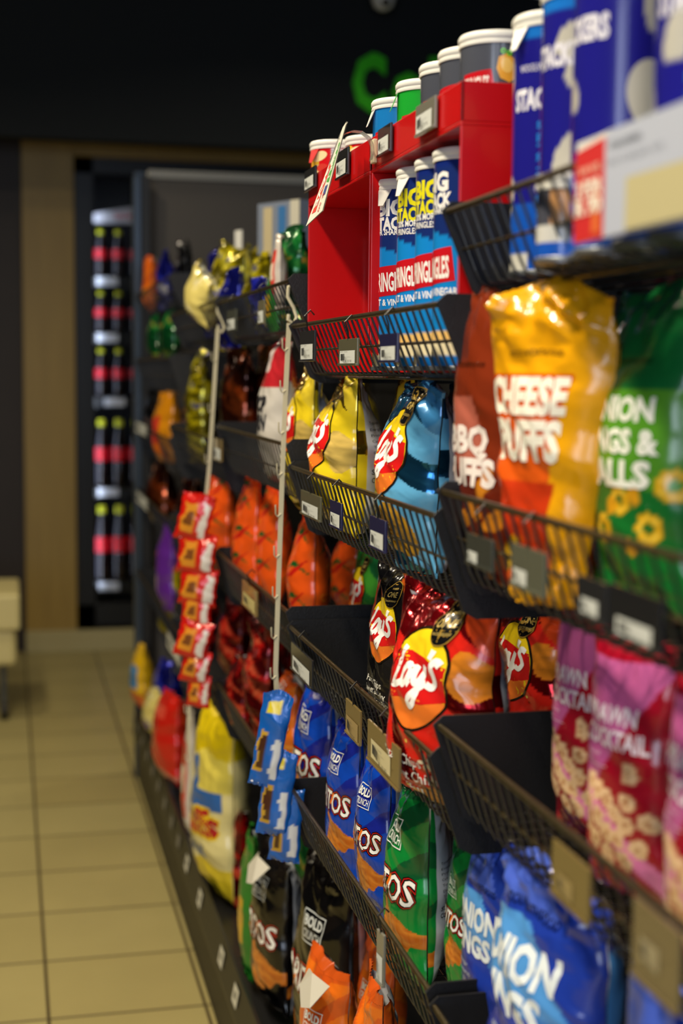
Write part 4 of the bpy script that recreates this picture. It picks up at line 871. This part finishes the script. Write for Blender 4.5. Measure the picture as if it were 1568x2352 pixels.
# wobbler card on its clear arc
P = [Vector(onY(*a)) for a in ((797, 279, 1.655), (741, 484, 1.665), (703, 520, 1.76), (788, 292, 1.75))]
ctr = sum(P, Vector())/4; t = thing('wobbler_card', 'white promotional wobbler card with red and green print leaning off the red display', 'sign', ctr)
e1, e2 = (P[1]-P[0]), (P[3]-P[0]); nrm = e1.cross(e2).normalized()
if nrm.x > 0: nrm = -nrm
def cardsurf(x, y, o):                                              # x across 0..1, y down 0..1
    x = np.asarray(x)[..., None]; y = np.asarray(y)[..., None]; p = [np.array(q-ctr) for q in P]
    return (p[0]*(1-x)*(1-y)+p[3]*x*(1-y)+p[1]*(1-x)*y+p[2]*x*y)+np.array(nrm)*np.asarray(o)
full = art_poly([(0, 0), (1, 0), (1, 1), (0, 1)], (214, 212, 200))
v, f, c = lay_art([full, art_poly([(0.12, 0.22), (0.42, 0.20), (0.44, 0.62), (0.14, 0.66)], (60, 150, 50)), art_poly([(0.50, 0.44), (0.82, 0.38), (0.84, 0.90), (0.54, 0.92)], (206, 50, 34)),
    art_poly([(0.15, 0.68), (0.38, 0.67), (0.38, 0.78), (0.15, 0.79)], (40, 60, 130)), art_text('2 FOR 1', 0.29, 0.42, 0.16, 0.34, (240, 240, 236), 0.03, 0, 90), art_text('SAVE', 0.67, 0.65, 0.2, 0.4, (240, 240, 236), 0.03, 0, 90), art_text('R 50', 0.30, 0.86, 0.08, 0.2, (200, 30, 50), 0.03, 0, 90),
    art_poly([(0.80, 0.05), (0.95, 0.08), (0.95, 0.40), (0.82, 0.36)], (50, 54, 60))], cardsurf, 0.08)
vb, fb, cb_ = lay_art([full], lambda x, y, o: cardsurf(x, y, -0.0006), 0.3)
k = len(v); mesh_from('card', np.vstack([v, vb]), f+[tuple(i+k for i in q)[::-1] for q in fb], np.vstack([c, cb_]), M_FLAT, t, False)
k = MB(); arc = [Vector(onY(*a))-ctr for a in ((783, 318, 1.70), (795, 306, 1.69), (812, 300, 1.68), (832, 302, 1.67), (848, 314, 1.66), (857, 332, 1.655), (858, 352, 1.65), (854, 366, 1.65))]
for i in range(len(arc)-1):
    a, b = arc[i], arc[i+1]; o_ = Vector((0, 0.014, 0)); q = (b-a).normalized().cross(o_).normalized()*0.0006
    k.add([a, b, b+o_, a+o_, a+q, b+q, b+o_+q, a+o_+q], [(0, 1, 2, 3), (7, 6, 5, 4), (0, 4, 5, 1), (3, 2, 6, 7)])
k.build('clear_arc', mat('clear_plastic', (230, 235, 235), 0.08, trans=0.95, ior=1.3), t, True)
MB().box(*[Vector(onX(857, 352, 0.427))-ctr+Vector(d) for d in ((-0.002, -0.008, -0.012), (0.003, 0.006, 0.016))]).build('adhesive_foot', M_PLASTIC, t, bevel=0.001)

# big price sign on the top basket at right
SX = 0.392; a0 = onX(1323, 330, SX); a1 = onX(1392, 300, SX); a2 = onX(1640, 200, SX); zt_ = a0[2]; zb_ = onX(1340, 555, SX)[2]
Lw = a0[1]-a2[1]; t = thing('price_sign', 'large white and red price sign clipped on the top basket at right', 'sign', (SX, a0[1], zb_), (0, 0, R(-90)))
r1 = a0[1]-a1[1]; hh = zt_-zb_
MB().box((0, 0.0005, 0), (Lw, 0.003, hh)).build('backing', M_LID, t, bevel=0.0005)
v, f, c = lay_art([art_poly([(0, 0), (r1, 0), (r1, hh*0.96), (0, hh*0.90)], (198, 30, 34)), art_poly([(r1, 0), (Lw, 0), (Lw, hh), (r1, hh)], (176, 184, 206)),
    art_poly([(r1*0.62, 0.06*hh), (r1*0.86, 0.06*hh), (r1*0.86, 0.5*hh), (r1*0.62, 0.5*hh)], (216, 104, 44)), art_text('SAVE', r1*0.5, hh*0.70, hh*0.07, r1*0.7, (236, 190, 170), 0.02), art_text('2 FOR', r1*0.5, hh*0.52, hh*0.15, r1*0.85, (240, 235, 225), 0.05), art_text('R 70', r1*0.5, hh*0.34, hh*0.15, r1*0.85, (240, 235, 225), 0.05),
    art_poly([(r1+(Lw-r1)*0.24, hh*0.02), (Lw, hh*0.02), (Lw, hh*0.50), (r1+(Lw-r1)*0.24, hh*0.50)], (186, 178, 138)), art_text('STACKERS', r1+(Lw-r1)*0.22, hh*0.85, hh*0.05, (Lw-r1)*0.32, (60, 66, 84), 0.02), art_text('SALT & VINEGAR 160G', r1+(Lw-r1)*0.32, hh*0.70, hh*0.04, (Lw-r1)*0.55, (110, 116, 134), 0.0)], lambda x, y, o: np.stack([x, -o+0*x, y], -1), 0.2, 0.0003, 0.00015)
mesh_from('print', v, f, c, M_FLAT, t, False)

# ================================================================== CLIP STRIPS
def clip_strip(pts, Y, label, hooks, name='clip_strip'):
    P = [Vector(onY(px, py, Y)) for px, py in pts]; o0 = P[0].copy(); t = thing(name, label, 'clip strip', o0)
    S_ = P[1]
    k = MB()
    hk = [Vector((0.014, 0, 0.006)), Vector((0.006, 0, 0.013)), Vector((-0.004, 0, 0.008)), Vector((-0.005, 0, -0.006)), Vector((0.004, 0, -0.022)), Vector((0.009, 0, -0.036)), Vector((0.004, 0, -0.046)), Vector((-0.004, 0, -0.040)), Vector((-0.003, 0, -0.032))]
    k.tube(hk, 0.0028, 8).build('hook', M_PLASTIC, t, True)
    k = MB(); Q = [p-o0 for p in P[1:]]; hw = 0.0035
    for i in range(len(Q)-1):
        a, b = Q[i], Q[i+1]; dx = Vector((0.0008, 0, 0)); dy = Vector((0, 0.007, 0)); dx2 = Vector((hw, 0, 0))
        k.add([a-dx2-dy*0, a+dx2, b+dx2, b-dx2, a-dx2+dy*0.3, a+dx2+dy*0.3, b+dx2+dy*0.3, b-dx2+dy*0.3], [(0, 1, 2, 3), (7, 6, 5, 4), (0, 4, 5, 1), (1, 5, 6, 2), (2, 6, 7, 3), (3, 7, 4, 0)])
    k.build('strip', M_PLASTIC, t)
    tot = sum((Q[i+1]-Q[i]).length for i in range(len(Q)-1))
    for j in range(hooks):
        s = (j+0.6)/hooks*tot; i = 0
        while i < len(Q)-2 and s > (Q[i+1]-Q[i]).length: s -= (Q[i+1]-Q[i]).length; i += 1
        c = Q[i]+(Q[i+1]-Q[i]).normalized()*s
        MB().tube([c+Vector((0, 0, 0)), c+Vector((-0.006, -0.002, -0.004)), c+Vector((-0.009, -0.004, 0.0)), c+Vector((-0.0095, -0.005, 0.014))], 0.0011, 6).build('small_hook', M_PLASTIC, t, True)
    return t
clip_strip([(668, 672), (664, 742), (656, 900), (648, 1100), (640, 1330), (633, 1540), (640, 1690), (660, 1860)], 2.12, 'long beige clip strip with little hooks, the empty one in the middle', 12)
clip_strip([(505, 710), (500, 755), (490, 920), (480, 1080), (462, 1250), (448, 1420), (436, 1560), (432, 1700), (440, 1790)], 2.87, 'long beige clip strip carrying the red packets, farther one', 9)

# ================================================================== PACKETS
LIE = 0.004
zf = lambda b, i: ZF[b, i]+LIE
# --- nearest bay
bag('rings', 'snack_packet', 'green onion rings and balls packet at the right edge', 'snack packet', 1372, 1640, 640, zf('A', 1), 0.52, 26, 0.45, 0.003, flop=-0.15)
bag('cheese', 'snack_packet', 'yellow cheese puffs packet with a crumpled top and orange wedge', 'snack packet', 1126, 1434, 618, zf('A', 1), 0.462, 44, 0.26, 0.0025, flop=0.12, cr=2.0)
bag('bbq', 'snack_packet', 'brown puffs packet just left of the yellow cheese puffs', 'snack packet', 1045, 1232, 662, zf('A', 1), 0.456, 20, 0.30, 0.003)
bag('crimson', 'snack_packet', 'dark red foil packet in shadow behind the yellow cheese puffs', 'snack packet', 1330, 1500, 690, zf('A', 1), 0.66, 20, 0.42, 0.006)
bag('prawn', 'snack_packet', 'pink prawn cocktail packet, left of the two overlapping ones', 'snack packet', 1272, 1452, 1395, zf('A', 2), 0.52, 26, 0.40, 0.0025, cr=0.7)
bag('prawn', 'snack_packet', 'pink prawn cocktail packet with full COCKTAIL lettering, nearer one', 'snack packet', 1352, 1568, 1470, zf('A', 2), 0.50, 34, 0.38, 0.0025, cr=0.7)
bag('prawn', 'snack_packet', 'pink prawn cocktail packet cut off by the right edge', 'snack packet', 1530, 1800, 1560, zf('A', 2), 0.485, 26, 0.38, 0.004, cr=0.7)
bag('onion', 'snack_packet', 'blue onion rings packet, leftmost and farthest of three', 'snack packet', 1060, 1250, 1905, zf('A', 3), 0.49, 26, 0.42, 0.0025, cr=0.8)
bag('onion', 'snack_packet', 'blue onion rings packet, large middle one with big white letters', 'snack packet', 1122, 1440, 1985, zf('A', 3), 0.475, 26, 0.42, 0.0025, cr=1.7)
bag('onion', 'snack_packet', 'blue onion rings packet at the bottom right corner', 'snack packet', 1420, 1760, 2080, zf('A', 3), 0.47, 30, 0.42, 0.004)
# --- second bay, yellow and sky blue crisps
bag('yellow', 'crisp_packet', 'yellow crisp packet, leftmost beside the clip strip', 'crisp packet', 652, 770, 846, zf('B', 1), 0.475, 4, 0.40, 0.0015, cr=1.4)
bag('yellow', 'crisp_packet', 'yellow crisp packet, second from left showing a round crisp', 'crisp packet', 716, 888, 856, zf('B', 1), 0.470, 5, 0.50, 0.0015, cr=1.5)
bag('yellow', 'crisp_packet', 'yellow crisp packet half hidden behind the sky blue packet', 'crisp packet', 884, 985, 866, zf('B', 1), 0.535, 4, 0.42, 0.0015)
bag('sky', 'crisp_packet', 'sky blue foil crisp packet with a golden crisp picture', 'crisp packet', 868, 1072, 866, zf('B', 1), 0.475, 8, 0.50, 0.0015, side=0.15, roll=4, cr=1.8)
bag('yellow', 'crisp_packet', 'yellow crisp packet in the second row behind the leftmost ones', 'crisp packet', 745, 880, 858, zf('B', 1), 0.60, 8, 0.42, 0.004)
bag('sky', 'crisp_packet', 'sky blue crisp packet behind, mostly hidden by the brown packet', 'crisp packet', 1000, 1120, 880, zf('B', 1), 0.60, 8, 0.42, 0.004)
# --- second bay, third basket: green, black and red crisps
bag('green', 'crisp_packet', 'green crisp packet behind the black one', 'crisp packet', 802, 905, 1240, zf('B', 2), 0.565, 12, 0.40, 0.0025)
bag('black', 'crisp_packet', 'black crisp packet with the round gold seal', 'crisp packet', 842, 1006, 1290, zf('B', 2), 0.505, 24, 0.42, 0.0015, cr=1.7)
bag('red', 'crisp_packet', 'large red sweet chilli crisp packet in front', 'crisp packet', 886, 1180, 1330, zf('B', 2), 0.462, 34, 0.52, 0.0015, cr=2.0)
bag('red', 'crisp_packet', 'red crisp packet in shadow behind the large red one', 'crisp packet', 1120, 1325, 1345, zf('B', 2), 0.60, 26, 0.42, 0.003, cr=1.8)
# --- second bay, fourth basket: tortilla chips
bag('orange', 'chip_packet', 'orange tortilla chip packet at far end, just right of the clip strip', 'chip packet', 624, 712, 1550, zf('C', 3), 0.500, 10, 0.45, 0.004)
bag('blue', 'chip_packet', 'blue tortilla chip packet, leftmost and farthest of the row', 'chip packet', 676, 800, 1572, zf('B', 3)-0.02, 0.475, 12, 0.42, 0.0015)
bag('blue', 'chip_packet', 'blue tortilla chip packet, second in the row', 'chip packet', 752, 862, 1660, zf('B', 3), 0.468, 10, 0.40, 0.0015)
bag('blue', 'chip_packet', 'blue tortilla chip packet next to the green one', 'chip packet', 816, 935, 1730, zf('B', 3), 0.470, 10, 0.42, 0.0015)
bag('lime', 'chip_packet', 'bright green tortilla chip packet, large front one', 'chip packet', 888, 1046, 1800, zf('B', 3), 0.468, 2, 0.46, 0.0015, cr=1.2)
bag('lime', 'chip_packet', 'bright green tortilla chip packet, small one by the blue onion rings', 'chip packet', 1026, 1122, 1895, zf('B', 3), 0.492, 4, 0.40, 0.0015)
# --- third bay
bag('candy', 'snack_packet', 'white and red popcorn packet beside the beige clip strip', 'snack packet', 594, 694, 780, zf('C', 1), 0.470, 14, 0.42, 0.003, side=0.5)
bag('brown', 'snack_packet', 'dark brown foil packet, right one next to the white packet', 'snack packet', 575, 670, 782, zf('C', 1), 0.56, 12, 0.42, 0.005, cr=1.8)
bag('brown', 'snack_packet', 'dark brown foil packet, left one beside the far clip strip', 'snack packet', 505, 600, 800, zf('C', 1), 0.50, 14, 0.42, 0.005, cr=1.8)
for i, (a, b, yt, X, tn, lab) in enumerate(((452, 560, 1060, 0.455, 18, 'orange chilli packet, leftmost and largest of the row'), (536, 622, 1095, 0.470, 12, 'orange chilli packet, second from left'), (588, 672, 1110, 0.500, 10, 'orange chilli packet behind the beige clip strip'),
                                        (662, 760, 1182, 0.500, 8, 'orange chilli packet just right of the beige clip strip'), (762, 850, 1215, 0.62, 8, 'orange chilli packet, rightmost beside the green crisp packet'))):
    bag('chilli', 'snack_packet', lab, 'snack packet', a, b, yt, zf('C', 2), X, tn, 0.42, 0.0035, cr=0.9, group='orange chilli packets')
bag('gold', 'snack_packet', 'gold foil packet, largest on the top basket', 'snack packet', 478, 592, 562, zf('C', 0)-0.02, 0.50, 24, 0.5, 0.005, cr=2.6)
bag('gold', 'snack_packet', 'dull gold foil packet behind the two bright gold ones', 'snack packet', 540, 630, 572, zf('C', 0), 0.62, 18, 0.5, 0.006, cr=2.4)
bag('silver', 'snack_packet', 'silvery foil packet behind the gold ones near the dark green packet', 'snack packet', 590, 660, 580, zf('C', 0), 0.60, 18, 0.5, 0.006, cr=2.4)
bag('yellowgreen', 'snack_packet', 'green and yellow packet between the gold foil and the dark green packet', 'snack packet', 606, 660, 610, zf('C', 0), 0.47, 14, 0.5, 0.005, cr=1.6)
bag('royal', 'snack_packet', 'dark blue foil packet behind the largest gold packet', 'snack packet', 468, 520, 575, zf('D', 0), 0.50, 18, 0.5, 0.006, cr=2)
bag('brown', 'snack_packet', 'dark brown foil packet standing behind the other two brown ones', 'snack packet', 540, 640, 775, zf('C', 1), 0.66, 12, 0.42, 0.006, cr=1.8)
bag('crimson', 'snack_packet', 'crimson foil packet at the back of the row under the orange packets', 'snack packet', 540, 625, 1400, zf('C', 3), 0.66, 14, 0.5, 0.006, cr=2.0)
bag('silver', 'snack_packet', 'dark foil packet in the third far basket behind the gold one', 'snack packet', 418, 470, 900, zf('D', 1), 0.50, 16, 0.5, 0.006, cr=2)
bag('royal', 'snack_packet', 'royal blue foil packet lying before the gold one', 'snack packet', 500, 575, 625, zf('C', 0)-0.02, 0.46, 18, 0.5, 0.006, cr=2)
bag('gold', 'snack_packet', 'gold foil packet right of the largest gold one', 'snack packet', 560, 640, 590, zf('C', 0), 0.50, 18, 0.5, 0.006, cr=2.2)
bag('royal', 'snack_packet', 'royal blue foil packet under the right gold packet', 'snack packet', 572, 630, 640, zf('C', 0), 0.455, 18, 0.5, 0.006, cr=2)
bag('leaf', 'snack_packet', 'dark green packet touching the far red display', 'snack packet', 625, 720, 522, zf('C', 0), 0.50, 18, 0.5, 0.005, cr=1.6)
bag('white', 'snack_packet', 'white and red packet before the dark green one', 'snack packet', 622, 660, 540, zf('C', 0)+0.04, 0.462, 10, 0.5, 0.005, cr=1.4)
# red foil packets of the fourth row
for i, (a, b, yt, yb, X, bay, lab) in enumerate(((500, 585, 1375, 0, 0.52, 'C', 'crimson foil packet, leftmost in the row under the orange packets'), (560, 650, 1410, 0, 0.48, 'C', 'crimson foil packet in the middle of the row'), (610, 690, 1440, 0, 0.56, 'C', 'crimson foil packet behind the beige clip strip'),
                                             (512, 590, 1500, 0, 0.45, 'C', 'small crimson foil packet lying in front of the row'), (430, 505, 1330, 0, 0.50, 'D', 'crimson foil packet behind the red hanging packets'))):
    bag('crimson', 'snack_packet', lab, 'snack packet', a, b, yt, zf(bay, 3), X, 16, 0.5, 0.005, cr=2.0, group='crimson foil packets')
# --- third bay floor and second bay floor
dk = DECK+0.004
bag('dark', 'chip_packet', 'black tortilla chip packet with a white torn corner, left one', 'chip packet', 574, 702, 1945, dk+0.02, 0.465, 14, 0.42, 0.003, cr=1.3, corner=True, group='black tortilla chip packets')
bag('dark', 'chip_packet', 'black tortilla chip packet just behind the orange one, right one', 'chip packet', 672, 850, 1990, dk, 0.500, 24, 0.42, 0.003, cr=1.3, group='black tortilla chip packets')
bag('orange', 'chip_packet', 'orange tortilla chip packet with a folded white corner at bottom', 'chip packet', 682, 838, 2205, dk, 0.455, 26, 0.5, 0.002, cr=0.7, corner=True)
bag('orange', 'chip_packet', 'orange tortilla chip packet at bottom, just right of the one with folded corner', 'chip packet', 800, 930, 2260, dk, 0.460, 4, 0.5, 0.003, cr=1.2)
bag('orange', 'chip_packet', 'orange tortilla chip packet standing behind the other two orange ones', 'chip packet', 822, 940, 2130, dk, 0.56, 16, 0.5, 0.003, cr=1.2)
bag('yellowgreen', 'snack_packet', 'narrow yellow and green packet beside the black tortilla chips', 'snack packet', 548, 612, 1900, dk+0.02, 0.440, 4, 0.4, 0.004)
bag('leaf', 'snack_packet', 'green packet in shadow above the black tortilla chips', 'snack packet', 655, 760, 1870, dk, 0.58, 12, 0.42, 0.005)
bag('crimson', 'snack_packet', 'red and black foil packet between the puffs and the yellow-green packet', 'snack packet', 512, 580, 1840, dk, 0.480, 10, 0.42, 0.005, cr=2)
bag('puffs', 'snack_packet', 'large white and yellow puffs packet with red lettering', 'snack packet', 438, 574, 1625, dk+0.01, 0.450, 22, 0.42, 0.0035, cr=1.3)
bag('gold', 'snack_packet', 'yellow packet peeking over the large puffs packet', 'snack packet', 470, 545, 1590, dk, 0.56, 14, 0.45, 0.005)
bag('white', 'snack_packet', 'narrow white and red packet left of the large puffs packet', 'snack packet', 416, 470, 1640, dk+0.02, 0.430, 6, 0.42, 0.005)
bag('tomato', 'snack_packet', 'plump red packet on the bottom deck', 'snack packet', 350, 438, 1592, dk+0.04, 0.430, 20, 0.42, 0.004, cr=0.8)
bag('cream', 'snack_packet', 'cream and yellow packet left of the plump red one', 'snack packet', 326, 392, 1580, dk+0.04, 0.440, 16, 0.42, 0.005)
bag('royal', 'snack_packet', 'silver and purple foil packet above the cream packet', 'snack packet', 352, 420, 1520, dk+0.10, 0.480, 16, 0.45, 0.006, cr=1.8)
bag('sun', 'snack_packet', 'yellow and blue packet, farthest on the bottom deck', 'snack packet', 298, 352, 1474, dk+0.05, 0.425, 16, 0.42, 0.005)
# --- far bays
bag('purple', 'snack_packet', 'purple packet with yellow print in the far bay', 'snack packet', 358, 418, 1198, onX(390, 1402, 0.43)[2], 0.430, 16, 0.42, 0.005, cr=0.8)
bag('gold', 'snack_packet', 'small gold foil packet under the purple one', 'snack packet', 366, 410, 1400, onX(390, 1460, 0.46)[2], 0.460, 16, 0.45, 0.006, cr=1.8)
bag('amber', 'snack_packet', 'amber yellow packet on the third far basket', 'snack packet', 350, 418, 884, zf('E', 2), 0.450, 24, 0.42, 0.005)
bag('silver', 'snack_packet', 'dark silvery packet beside the amber one', 'snack packet', 330, 366, 885, zf('E', 2), 0.450, 20, 0.45, 0.006, cr=1.5)
bag('gold', 'snack_packet', 'gold foil packet in the second basket left of the far clip strip', 'snack packet', 428, 492, 806, zf('D', 1), 0.470, 16, 0.5, 0.006, cr=2)
bag('silver', 'snack_packet', 'dark foil packet behind the gold one left of the clip strip', 'snack packet', 450, 512, 880, zf('D', 1), 0.55, 16, 0.5, 0.006, cr=2)
bag('leaf', 'snack_packet', 'bright green packet in the far bay, left one', 'snack packet', 336, 378, 704, onX(357, 818, 0.44)[2], 0.440, 16, 0.42, 0.005)
bag('leaf', 'snack_packet', 'bright green packet in the far bay, right one', 'snack packet', 368, 418, 700, onX(392, 818, 0.44)[2], 0.450, 16, 0.42, 0.005)
bag('brown', 'snack_packet', 'brown foil packet, left one in the far fourth basket', 'snack packet', 336, 410, 1060, zf('E', 3), 0.460, 16, 0.5, 0.006, cr=1.8)
bag('brown', 'snack_packet', 'brown foil packet, right one before the far clip strip', 'snack packet', 405, 470, 1085, zf('D', 2), 0.50, 16, 0.5, 0.006, cr=1.8)
bag('orange', 'snack_packet', 'small orange packet, farthest on the top basket', 'snack packet', 328, 364, 588, zf('E', 0)+0.01, 0.440, 16, 0.5, 0.006, text=False)
bag('royal', 'snack_packet', 'small royal blue packet beside the small orange one', 'snack packet', 358, 400, 575, zf('E', 0), 0.450, 16, 0.5, 0.006, cr=1.2)
bag('silver', 'snack_packet', 'dark packet on the far top basket right of the blue one', 'snack packet', 398, 446, 560, zf('E', 0)-0.02, 0.50, 16, 0.5, 0.006, cr=2)
bag('silver', 'snack_packet', 'dark packet on the top basket left of the gold foil', 'snack packet', 440, 492, 568, zf('D', 0), 0.52, 16, 0.5, 0.006, cr=2)
bag('cream', 'snack_packet', 'white and yellow packet leaning over the far top basket', 'snack packet', 428, 505, 620, onX(465, 728, 0.43)[2], 0.430, 10, 0.3, 0.005, cr=1.8, roll=22)
for i, (x, y, lab) in enumerate(((545, 528, 'pale grey ticket standing up behind the gold foil packets'),)):
    p = onX(x+10, y, 0.56); t = thing('shelf_ticket', lab, 'ticket', p, (0, 0, R(-65)))
    MB().box((-0.03, 0, -0.10), (0.0, 0.002, 0)).build('ticket', M_LID, t)
p = onX(655, 465, 0.60); t = thing('card_box', 'blue and cream printed carton behind the dark green packet', 'box', (p[0], p[1], p[2]-0.16), (0, 0, R(-60)))
MB().box((-0.07, -0.02, 0), (0.07, 0.03, 0.16), (120, 130, 150)).box((-0.05, -0.0206, 0.02), (-0.02, -0.02, 0.15), (190, 176, 140)).box((0.0, -0.0206, 0.02), (0.025, -0.02, 0.15), (50, 110, 170)).box((0.04, -0.0206, 0), (0.07, -0.02, 0.16), (200, 196, 180)).build('carton', M_FLAT, t, colors=True)

# --- packets hanging on the two clip strips
def hung(kind, x0, x1, yt, yb, Y, label, group, turn, roll):
    _n[0] += 1; c = onY((x0+x1)/2, (yt+yb)/2, Y); w = (x1-x0)/F*Y*1.02; h = (yb-yt)/F*Y
    b = Bag(w/0.85, h, w*0.42, _n[0], 0.7); root = thing('hanging_packet', label, 'snack packet', (c[0], Y, c[2]-h/2), (0, R(roll), R(turn)), group)
    make_bag(kind, b, DES[kind][0], None, 0.003, root)
rp = ((400, 468, 1130, 1245), (408, 486, 1222, 1320), (412, 490, 1300, 1392), (418, 480, 1360, 1440), (398, 466, 1420, 1512), (412, 470, 1492, 1570), (430, 478, 1550, 1625))
for i, (a, b, c, d) in enumerate(rp):
    hung('strip_red', a, b, c, d, 2.80, 'small red packet hanging on the far clip strip, %s from top' % ('first', 'second', 'third', 'fourth', 'fifth', 'sixth', 'seventh')[i], 'red packets on the clip strip', -24, (14, 6, 6, 4, 16, 12, 4)[i])
for i, (a, b, c, d) in enumerate(((572, 634, 1580, 1812), (590, 660, 1712, 1925), (618, 684, 1800, 1985))):
    hung('strip_blue', a, b, c, d, 2.07, 'blue and yellow packet hanging on the clip strip, %s' % ('uppermost', 'middle', 'lowest')[i], 'blue packets on the clip strip', -24, (10, 6, 4)[i])
